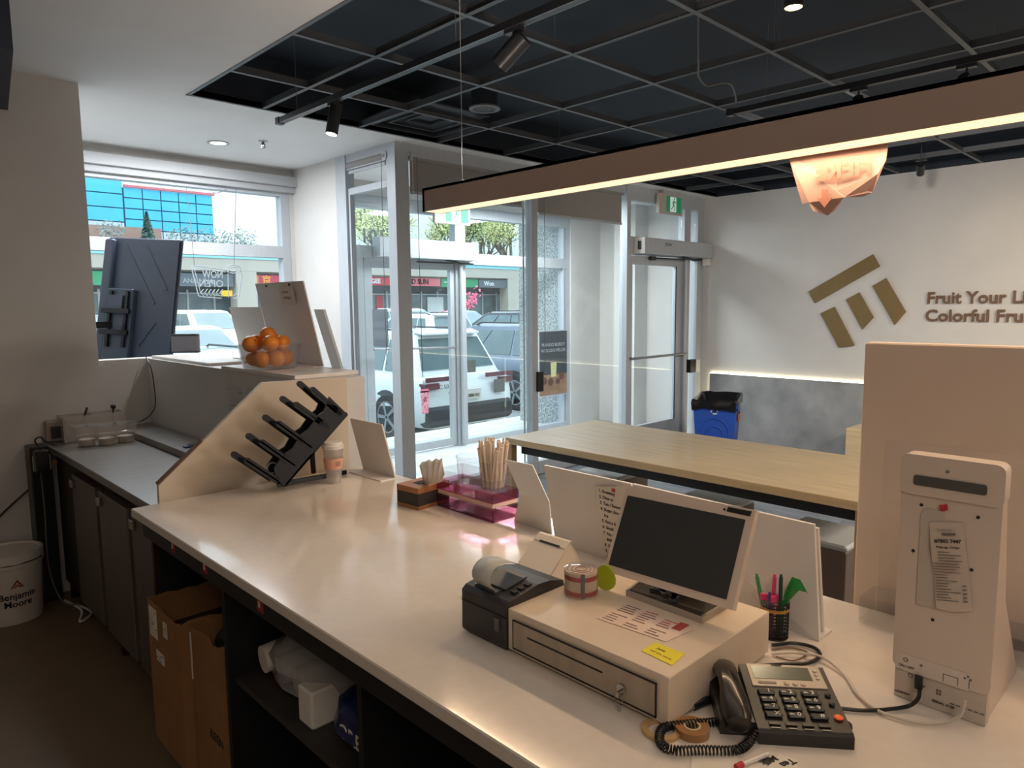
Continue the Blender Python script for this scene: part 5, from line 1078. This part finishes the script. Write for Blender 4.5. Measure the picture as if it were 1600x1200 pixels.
cv=W(1091,28,z=2.9); pts=[W(1091,0,z=3.0),W(1091,100,z=2.75),W(1092,120,z=2.72),W(1105,134,z=2.70),W(1125,130,z=2.70),W(1142,132,z=2.70),W(1149,148,z=2.68),W(1150,160,z=2.66)]
tag(MB().tube(bez(pts,8),.005,6).out('ceiling_flex',inkg,None,smooth=True),'grey flexible cable dropping from the dark ceiling to the track','cable')
# exit signs
egr=mat('exit_green',(24,122,84),.4,emit=(30,140,96),es=.25); exw=mat('exit_white',(214,222,220),.5,emit=(220,230,226),es=.25)
def exitsign(label,x0,x1,z0,z1,y,run=True):
    t=thing('exit_sign',label,'exit sign',((x0+x1)/2,y,z0)); MB().box((x0,y,z0),(x1,y+.04,z1),bev=.004).out('housing',mat('beige_housing',(190,182,170),.5),t)
    a,b=x0+(x1-x0)*.30,x1-.03; p=MB().box((a,y-.004,z0+.025),(b,y,z1-.02)).out('green_panel',egr,t)
    c=(a+b)/2; w=(b-a)*.30; MB().box((c-w*.9,y-.005,z0+.03),(c+w*.5,y-.004,z1-.025)).out('doorway_symbol',exw,p)
    h=z1-z0-.05; o=Vector((c-.01,y-.0065,z0+.03)); k=h/.16
    g=MB(); g.lathe([(0,0),(.011*k,0),(.011*k,.001),(0,.001)],o+Vector((.012*k,.001,.138*k)),12,ax=(0,-1,0))
    for q in (((-.004,.12),(.018,.118),(.006,.075),(-.016,.075)),((-.016,.078),(.006,.078),(-.008,.045),(-.022,.045)),((-.008,.05),(-.022,.05),(-.048,.03),(-.04,.02)),((.004,.08),(-.008,.075),(.018,.05),(.028,.055)),((.018,.058),(.028,.052),(.024,.012),(.012,.012)),((.012,.118),(.016,.105),(.045,.09),(.046,.1)),((0,.118),(-.012,.108),(-.034,.082),(-.03,.098))):
        g.prism([o+Vector((u*k,0,v*k)) for u,v in q],(0,.001,0))
    g.out('running_figure',egr,p); return t
e1=exitsign('green running-figure exit sign above the inner door',6.40,6.84,2.50,2.71,YF-.06); MB().box((6.5,YF-.05,2.70),(6.75,YF-.02,CZ)).out('mount',alu,e1)
e2=exitsign('exit sign hanging in the vestibule, half hidden by the pendant lamp',4.50,4.97,2.385,2.60,5.72); MB().box((4.7,5.73,2.6),(4.8,5.75,CZ)).out('mount',alu,e2)
# door operators
dop=thing('door_operator','grey automatic operator box above the inner door','door operator',(6.7,YF-.06,2.07))
MB().box((6.05,YF-.13,2.065),(XW-.005,YF-.002,2.225),bev=.004).out('cover',alu,dop); MB().box((6.045,YF-.132,2.065),(6.051,YF-.002,2.225)).out('end_plate',wpl,dop); MB().box((6.04,YF-.09,2.105),(6.045,YF-.05,2.19)).out('rocker_switch',bpl,dop)
text('ECO+',.045,ink,dop,(6.42,YF-.1315,2.155),X,Z,depth=.0005)
MB().tube([(6.35,YF-.02,2.03),(7.0,YF-.05,2.04)],.008,8).tube([(6.85,YF-.07,2.06),(7.1,YF-.06,2.035),(7.3,YF-.03,2.05)],.014,8).out('arm',mat('dark_metal',(70,68,66)),dop,smooth=True); MB().box((6.31,YF-.03,2.01),(6.4,YF,2.05)).out('arm_shoe',mat('dark_metal',(70,68,66)),dop)
MB().box((7.34,YF-.10,1.98),(7.385,YF-.02,2.14)).out('sensor',wpl,dop)
dop2=thing('door_operator','grey automatic operator box above the outer door','door operator',(4.7,OY-.1,2.0))
MB().box((3.9,OY-.13,2.03),(5.16,OY-.002,2.22),bev=.004).out('cover',alu,dop2); MB().tube([(4.4,OY-.05,2.0),(5.15,OY-.06,2.0)],.008,8).tube([(4.75,OY-.08,2.03),(4.95,OY-.07,2.0),(4.9,OY-.05,2.02)],.012,8).out('arm',mat('dark_metal',(70,68,66)),dop2,smooth=True)
# roller blinds
blm=mat('blind_fabric',(150,146,142),.8); 
def blind(label,a,b,zr,zb,axis):
    t=thing('roller_blind',label,'blind',((a[0]+b[0])/2,(a[1]+b[1])/2,zb)); A_=Vector((a[0],a[1],zr)); B_=Vector((b[0],b[1],zr)); d=(B_-A_).normalized(); n=Vector((d.y,-d.x,0))
    MB().tube([A_,B_],.028,16).out('roller',blm,t,smooth=True); 
    MB().prism([A_+n*.0+d*.02,B_-d*.02,Vector((B_.x,B_.y,zb))-d*.02,Vector((A_.x,A_.y,zb))+d*.02],n*.002).out('fabric',blm,t)
    MB().prism([Vector((A_.x,A_.y,zb))+d*.02,Vector((B_.x,B_.y,zb))-d*.02,Vector((B_.x,B_.y,zb+.022))-d*.02,Vector((A_.x,A_.y,zb+.022))+d*.02],n*.012).out('bottom_bar',alu,t)
    return t,A_,B_
t,A_,B_=blind('wide roller blind drawn partly down left of the glass mullion',(3.235,YF+.03),(4.46,YF+.03),2.665,2.39,0)
MB().lathe([(.02,0),(.036,0),(.036,.02),(0,.02)],(3.235,YF+.02,2.665),20,ax=(1,0,0)).out('end_cap',alu,t); MB().tube([(3.26,YF+.0,2.66),(3.26,YF+.0,2.36)],.003).out('chain',wpl,t); MB().tube([(3.30,YF+.0,2.66),(3.305,YF,1.3),(3.31,YF+.0,1.0)],.0025).out('pull_cord',inkg,t)
t,A_,B_=blind('wide roller blind drawn partly down right of the glass mullion',(4.62,YF+.03),(5.885,YF+.03),2.665,2.345,0); MB().tube([(4.70,YF,2.66),(4.70,YF,1.0)],.0025).out('pull_cord',inkg,t)
t,A_,B_=blind('narrow rolled-up blind in the side bay of the vestibule',(3.115,5.06),(3.115,4.515),2.665,2.60,0); MB().lathe([(.02,0),(.036,0),(.036,.02),(0,.02)],(3.11,4.53,2.665),20,ax=(-1,0,0)).out('end_cap',alu,t); MB().tube([(3.09,4.56,2.66),(3.09,4.565,1.6),(3.09,4.56,1.1)],.0025).out('pull_cord',inkg,t)
# television
tc_=Vector((1.518,5.10,1.602)); tv=thing('television','black portrait television seen from behind in the window alcove','television',tc_,0,None,(R(-9.8),R(3.0),R(-54)))
tvm=mat('tv_back_plastic',(54,64,80),.45,bump=.03,nscale=100); tw_,th_=.27,.42
MB().box((-tw_,0,-th_),(tw_,.022,th_),bev=.006).out('screen_slab',tvm,tv,world=False)
MB().prism([(-tw_+.01,0,-th_+.02),(tw_-.01,0,-th_+.02),(tw_-.01,0,th_-.02),(-tw_+.01,0,th_-.02)],(0,-.01,0)).out('rear_cover',tvm,tv,world=False)
MB().box((-tw_+.01,-.05,-th_+.02),(-tw_+.075,-.01,th_-.02),bev=.01).out('edge_bulge',tvm,tv,world=False)
for a,b in (((-.13,.37),(.12,-.02)),((.02,.37),(.2,.08)),((.03,-.30),(.14,-.14))):
    d=Vector((b[0]-a[0],0,b[1]-a[1])).normalized(); n_=Vector((-d.z,0,d.x))*.007; A2=Vector((a[0],-.01,a[1])); B2=Vector((b[0],-.01,b[1])); MB().prism([A2+n_,B2+n_,B2-n_,A2-n_],(0,-.006,0)).out('moulded_rib',tvm,tv,world=False)
MB().box((-.20,-.055,-.40),(-.01,-.01,.07),bev=.008).out('electronics_housing',tvm,tv,world=False)
brm=mat('bracket_black',(20,22,26),.4,.3)
for x in (-.17,-.05): MB().box((x,-.075,-.32),(x+.02,-.055,.05)).out('bracket_rail',brm,tv,world=False)
for z in (-.10,-.24): MB().box((-.20,-.095,z),(.0,-.075,z+.03)).out('bracket_bar',brm,tv,world=False)
MB().box((-.16,-.085,-.07),(-.06,-.056,.02)).out('plate',tvm,tv,world=False)
wa=thing('tv_wall_arm','black articulated wall arm holding the television','wall arm',(1.0,4.9,1.45)); MB().prism([(.92,4.86,1.43),(1.34,5.08,1.43),(1.34,5.08,1.47),(.92,4.86,1.47)],(0,.02,0)).box((.905,4.7,1.35),(.92,5.0,1.55)).out('arm',brm,wa)
struct('wall_alcove',MB().box((.80,4.56,0),(.905,YW,CZ)),wallm)
# neon cup sign
ny=YW-.05
ns=thing('neon_open_sign','unlit NOW OPEN neon sign shaped like a tilted cup in the shop window','neon sign',W(340,430,y=ny)+Z*0)
tubm2=mat('unlit_neon_tube',(150,160,164),.25); nq=lambda px,py: W(120+px/4,220+py/4,y=ny)
def poly(pts,r=.005,m_=tubm2,nm='tube',close=False): P=[nq(*p) for p in pts]; P=P+[P[0]] if close else P; MB().tube(P,r,6).out(nm,m_,ns)
poly([(935,808),(740,780),(722,785),(718,800),(760,968),(772,975),(905,985)]); poly([(930,820),(750,795),(735,803),(775,955),(900,968)],.004)
poly([(978+46*math.cos(a),802+26*math.sin(a)) for a in [2*PI*i/20 for i in range(20)]],.005,close=True); poly([(978+30*math.cos(a),802+14*math.sin(a)) for a in [2*PI*i/16 for i in range(16)]],.004,close=True)
poly([(1024,805),(1032,840),(1015,965),(1000,985),(975,985)]); poly([(945,830),(948,980)],.004); poly([(1010,830),(1000,955),(980,968)],.004)
for k in range(6): x=775+k*24; poly([(x+18,928),(x,950),(x+18,970)],.004)
yt=mat('yellow_neon_part',(236,190,60),.4); MB().prism([nq(905,935),nq(972,935),nq(972,972),nq(905,972)],(0,.01,0)).out('yellow_plate',yt,ns)
text('NOW',.085,tubm2,ns,nq(915,858),-X,Z,name='neon_letters',depth=.003,width=(nq(915,858)-nq(790,858)).length); text('OPEN',.080,tubm2,ns,nq(918,914),-X,Z,name='neon_letters',depth=.003,width=(nq(918,858)-nq(770,858)).length)
MB().tube([nq(735,780),nq(700,400),nq(688,360),nq(685,280)],.0025).out('hanging_chain',inkg,ns); MB().tube([nq(983,775),nq(995,300)],.0025).out('hanging_chain',inkg,ns)
MB().tube(bez([nq(850,320),nq(870,328),nq(910,315),nq(935,305)]),.003).out('lead',inkg,ns)
# 101 vinyl, posters, push pad
vn=thing('vinyl_number','dark mirrored 101 numerals stuck above the outer door','numerals',W(598,385,y=OY+.045)); a=W(590,392,y=OY+.045); text('101',.19,mat('vinyl_grey',(86,96,104),.6),vn,Vector((a.x+.10,a.y,2.17)),-X,Z,depth=.001,bold=.002,width=.22)
v2=thing('vinyl_letters','dark vinyl letters on the transom beside the numerals','letters',W(690,372,y=OY+.045)); 
bpy.data.objects.remove(v2)
po=thing('window_poster','dark drinks poster standing at the vestibule window before the pebbled pier','poster',(6.5,OY-.03,.5))
pz0,pz1,px0,px1=.42,1.24,6.21,6.74; py=OY-.03
MB().box((px0,py,pz0),(px1,py+.015,pz1)).out('frame',alu,po); pf=MB().box((px0+.015,py-.002,pz0+.015),(px1-.015,py,pz1-.015)).out('print_dark',mat('poster_slate',(52,62,70),.4,noise=.2,nscale=3),po)
MB().box((px0+.015,py-.0025,pz0+.015),(px1-.015,py-.002,pz0+.27)).out('print_table',mat('poster_wood',(150,118,92),.5,noise=.3,nscale=8),po)
MB().prism([(6.43,py-.004,.66),(6.52,py-.004,.66),(6.53,py-.004,.84),(6.42,py-.004,.84)],(0,.001,0)).out('print_drink',mat('poster_cream',(206,200,150),.5),po)
for x,z,r in ((6.30,.62,.05),(6.42,.60,.05),(6.62,.66,.05),(6.55,.60,.04)): MB().lathe([(0,0),(r,0)],(x,py-.0045,z),14,ax=(0,-1,0)).out('print_fruit',mat('poster_dark_fruit',(96,70,60),.5),po)
text('MANGO BURDY',.06,mat('poster_letter',(170,176,176),.5),pf,(6.26,py-.0035,1.04),X,Z,depth=.0005,width=.42); text('AVOCADO MELON',.06,mat('poster_letter',(170,176,176)),pf,(6.25,py-.0035,.97),X,Z,depth=.0005,width=.44)
gp=thing('notice_sheet','grey translucent notice sheet on the side bay glass','notice',(3.128,4.68,1.25)); MB().box((3.122,4.585,1.235),(3.126,4.79,1.53)).out('sheet',mat('grey_notice',(112,122,130),.5,alpha=.8),gp)
pkc=thing('hanging_cup_card','pink patterned cup shaped card hanging inside the outer door glass','card',W(664,628,y=OY-.02)); yy=OY-.02; cc=W(664,628,y=yy)
c_=MB().prism([cc+Vector(p) for p in ((-.055,0,.115),(.055,0,.115),(.042,0,-.125),(-.042,0,-.125))],(0,.003,0)).out('card',mat('pink_card',(232,170,184),.6),pkc); MB().prism([cc+Vector(p) for p in ((-.062,0,.10),(.062,0,.10),(.05,0,.135),(-.05,0,.135))],(0,.004,0)).out('lid_shape',mat('pink_card2',(222,120,144),.6),pkc)
g=MB()
for i in range(46): 
    p=cc+Vector((random.uniform(-.045,.045),-.001,random.uniform(-.115,.10))); s=random.uniform(.003,.008); g.prism([p+Vector(q)*s for q in ((-1,0,-1),(1,0,-.6),(.8,0,1),(-.6,0,.8))],(0,.0005,0))
g.out('fruit_print',mat('deep_pink_print',(206,70,104),.6),c_); g=MB()
for q in (((-.022,.035),(.022,.035),(.022,.028),(-.022,.028)),((-.018,.022),(-.012,.022),(-.012,0),(-.018,0)),((-.003,.022),(.003,.022),(.003,.004),(-.003,.0)),((.012,.022),(.018,.022),(.018,-.004),(.012,0))): g.prism([cc+Vector((u,-.002,v)) for u,v in q],(0,.0006,0))
g.out('emblem',mat('dark_red_emblem',(120,30,44),.6),c_); MB().tube([cc+Z*.13,cc+Vector((-.02,0,.25)),cc+Vector((-.03,0,.42))],.0015).out('string',inkg,pkc); MB().cyl(cc+Vector((-.03,.005,.42)),.012,.01,12,ax=(0,-1,0)).out('suction_cup',acr,pkc)
pad=tag(MB().box((4.58,YF-.03,.77),(4.65,YF-.001,.95),bev=.004).out('push_pad',bpl,None),'black push pad switch fixed to the middle glass mullion','switch')
mf=thing('mirror_sticker','dark square sticker on the outer sidelight glass','sticker',W(735,570,y=OY+.04)); p=W(737,572,y=OY+.04); MB().box((p.x-.06,OY+.040,p.z-.07),(p.x+.06,OY+.045,p.z+.07)).out('sticker',mat('sticker_grey',(90,96,92),.5),mf)
# wood table + stools
TZ=.75; tb=thing('dining_table','long light oak table standing beyond the service counter','table',(3.4,2.0,0))
MB().box((2.93,.98,TZ-.04),(3.80,3.08,TZ),bev=.003).out('tabletop',woodl,tb)
for x in (2.935,3.75):
    for y in (.985,3.03): MB().box((x,y,0),(x+.045,y+.045,TZ-.04)).out('leg',woodE,tb)
MB().box((2.99,1.05,TZ-.10),(3.0,3.0,TZ-.045)).box((3.74,1.05,TZ-.10),(3.75,3.0,TZ-.045)).out('apron_rail',mat('dark_rail',(40,40,42),.5),tb)
stm_=mat('stool_brown',(92,76,66),.6); stt=mat('stool_grey_seat',(176,176,172),.5)
def stool(label,x,y,rz=0,w=.33,h=.45):
    t=thing('cube_stool',label,'stool',(x,y,0),rz,'cube stools at the oak table'); MB().box((-w/2,-w/2,.01),(w/2,w/2,h-.03),bev=.006).out('body',stm_,t,world=False); MB().box((-w/2-.004,-w/2-.004,h-.03),(w/2+.004,w/2+.004,h),bev=.01).out('seat',stt,t,world=False); return t
for i,(x,y,lb) in enumerate(((3.72,2.86,'cube stool with grey seat at the window end of the oak table'),(3.56,2.02,'cube stool with grey seat under the middle of the oak table'),(3.40,1.33,'cube stool with grey seat beside the near table leg'))):
    stool(lb,x,y)
st0=thing('wood_bench_block','oak bench end against the concrete panelling behind the panel','bench',(6.6,1.9,0)); MB().box((6.3,1.1,0),(7.2,2.32,.46),bev=.004).out('seat_block',woodl,st0)
# blue bin
def binn():
    p1=Vector((5.75,3.50,0)); ang_=R(-66); t=thing('recycling_bin','blue recycling bin with a black bag beside the logo wall','bin',p1,ang_)
    blu=mat('bin_blue',(36,78,170),.45); w,d,h=.39,.66,.64
    # local x runs along front face, y goes back
    V=[];
    for z,k in ((0,.80),(h-.06,.98),(h-.05,1.03),(h,1.03)): V+=[(w/2-w/2*k,d/2-d/2*k,z),(w/2+w/2*k,d/2-d/2*k,z),(w/2+w/2*k,d/2+d/2*k,z),(w/2-w/2*k,d/2+d/2*k,z)]
    f=[(i*4+j,i*4+(j+1)%4,(i+1)*4+(j+1)%4,(i+1)*4+j) for i in range(3) for j in range(4)]+[(3,2,1,0)]
    MB().add(V,f).out('body',blu,t,world=False)
    def arch(r0,r1,zb_,zc_): 
        c=w/2; P=[(c+r1*math.cos(a),zc_+r1*math.sin(a)) for a in [PI*i/12 for i in range(13)]]+[(c-r1,zb_),(c-r0,zb_)]+[(c-r0*math.cos(a),zc_+r0*math.sin(a)) for a in [PI*i/12 for i in range(13)]]+[(c+r0,zb_),(c+r1,zb_)]
        q=[]; 
        for u,v in P:
            k=.80+.18*v/(h-.06); q.append((u,d/2-d/2*k-.008,v))
        n=len(q)//2; 
        g=MB(); m=len(P)
        out_=P[:14]; inn=P[14:28]
        for i in range(13):
            a=out_[i]; b=out_[i+1]; c2=inn[12-i] if i<13 else inn[0]; 
            A=[a,b,inn[max(0,12-i)] ,inn[min(13,13-i)]]
            g.prism([(u,d/2-d/2*(.80+.18*v/(h-.06))-.009,v) for u,v in A],(0,.012,0))
        return g
    for r0_,r1_,zb_,zc_ in ((.115,.13,.1,.36),(.06,.075,.1,.34)):
        g=MB(); c=w/2
        pts=[(c+r1_,zb_)]+[(c+r1_*math.cos(PI*i/12),zc_+r1_*math.sin(PI*i/12)) for i in range(13)]+[(c-r1_,zb_)]
        g.tube([(u,d/2-d/2*(.80+.18*v/(h-.06))-.002,v) for u,v in pts],.008,6,True); g.out('moulded_arch',blu,t,world=False,smooth=True)
    g=MB()
    for k in range(3):
        a=2*PI*k/3; P=[(w/2+.03*math.cos(a+e),.555+.022*math.sin(a+e)) for e in (0,.5,1.0,1.4)]; g.tube([(u,d/2-d/2*(.80+.18*v/(h-.06))-.006,v) for u,v in P],.006,5)
    g.out('recycling_symbol',wpl,t,world=False); MB().box((w*.99,d*.30,h-.20),(w*1.035,d*.48,h-.12),bev=.01).out('handle',mat('handle_orange_brown',(150,96,70),.5),t,world=False)
    g=MB(); n=40; vs=[]; rd=random.Random(2)
    def per(u,k): # rectangle perimeter
        u=u%1; P=2*(w+d); s=u*P; 
        if s<w: x,y=s,0
        elif s<w+d: x,y=w,s-w
        elif s<2*w+d: x,y=w-(s-w-d),d
        else: x,y=0,d-(s-2*w-d)
        return (w/2+(x-w/2)*k,d/2+(y-d/2)*k)
    for i in range(n):
        u=i/n
        for k,z in ((1.05,h-.05-rd.uniform(0,.03)),(1.07,h+.0),(1.02,h+.018+rd.uniform(0,.012)),(.93,h+rd.uniform(-.01,.012)),(.80,h-.06),(.4,h-.16),(0,h-.18)): x,y=per(u,k+rd.uniform(-.008,.008)); vs.append((x,y,z))
    g.add(vs,[(i*7+j,((i+1)%n)*7+j,((i+1)%n)*7+j+1,i*7+j+1) for i in range(n) for j in range(6)]); g.out('liner_bag',mat('glossy_black_bag',(22,22,24),.22,bump=.5,nscale=12),t,world=False,smooth=True); return t
binn()
# logo wall -----------------------------------------------------
lg=thing('wall_logo','bronze wall logo of a slanted bar over three cut blocks','logo',(XW-.02,2.9,1.5))
for P in (((210,852),(545,658),(580,720),(243,912)),((273,965),(343,932),(447,1132),(368,1143)),((405,893),(473,857),(547,985),(490,1048)),((543,822),(613,782),(715,958),(658,1025))):
    MB().prism([W(1200+a*.3,200+b*.3,x=XW-.03) for a,b in P],(.026,0,0)).out('bar',gold,lg)
y0=W(1447,470,x=XW-.03).y; za,zb_=W(1447,474,x=XW-.03).z,W(1446,501.5,x=XW-.03).z
lt=thing('wall_lettering','raised bronze slogan lettering on the right wall','lettering',(XW-.02,y0,zb_))
cs=.150
wv=(W(1447,470,x=XW-.03).y-W(1600,470,x=XW-.03).y)
text('Fruit Your Li',cs,goldt,lt,(XW-.018,y0,za),-Y,Z,depth=.006,bold=.0032,width=wv*1.0,name='letters'); text('fe',cs,goldt,lt,(XW-.018,y0-wv-.01,za),-Y,Z,depth=.006,bold=.0032,name='letters')
text('Colorful Fru',cs,goldt,lt,(XW-.018,y0+.005,zb_),-Y,Z,depth=.006,bold=.0032,width=wv*1.0,name='letters'); text('it',cs,goldt,lt,(XW-.018,y0-wv-.01,zb_),-Y,Z,depth=.006,bold=.0032,name='letters')
for m_ in bpy.data.materials: m_.use_fake_user=False
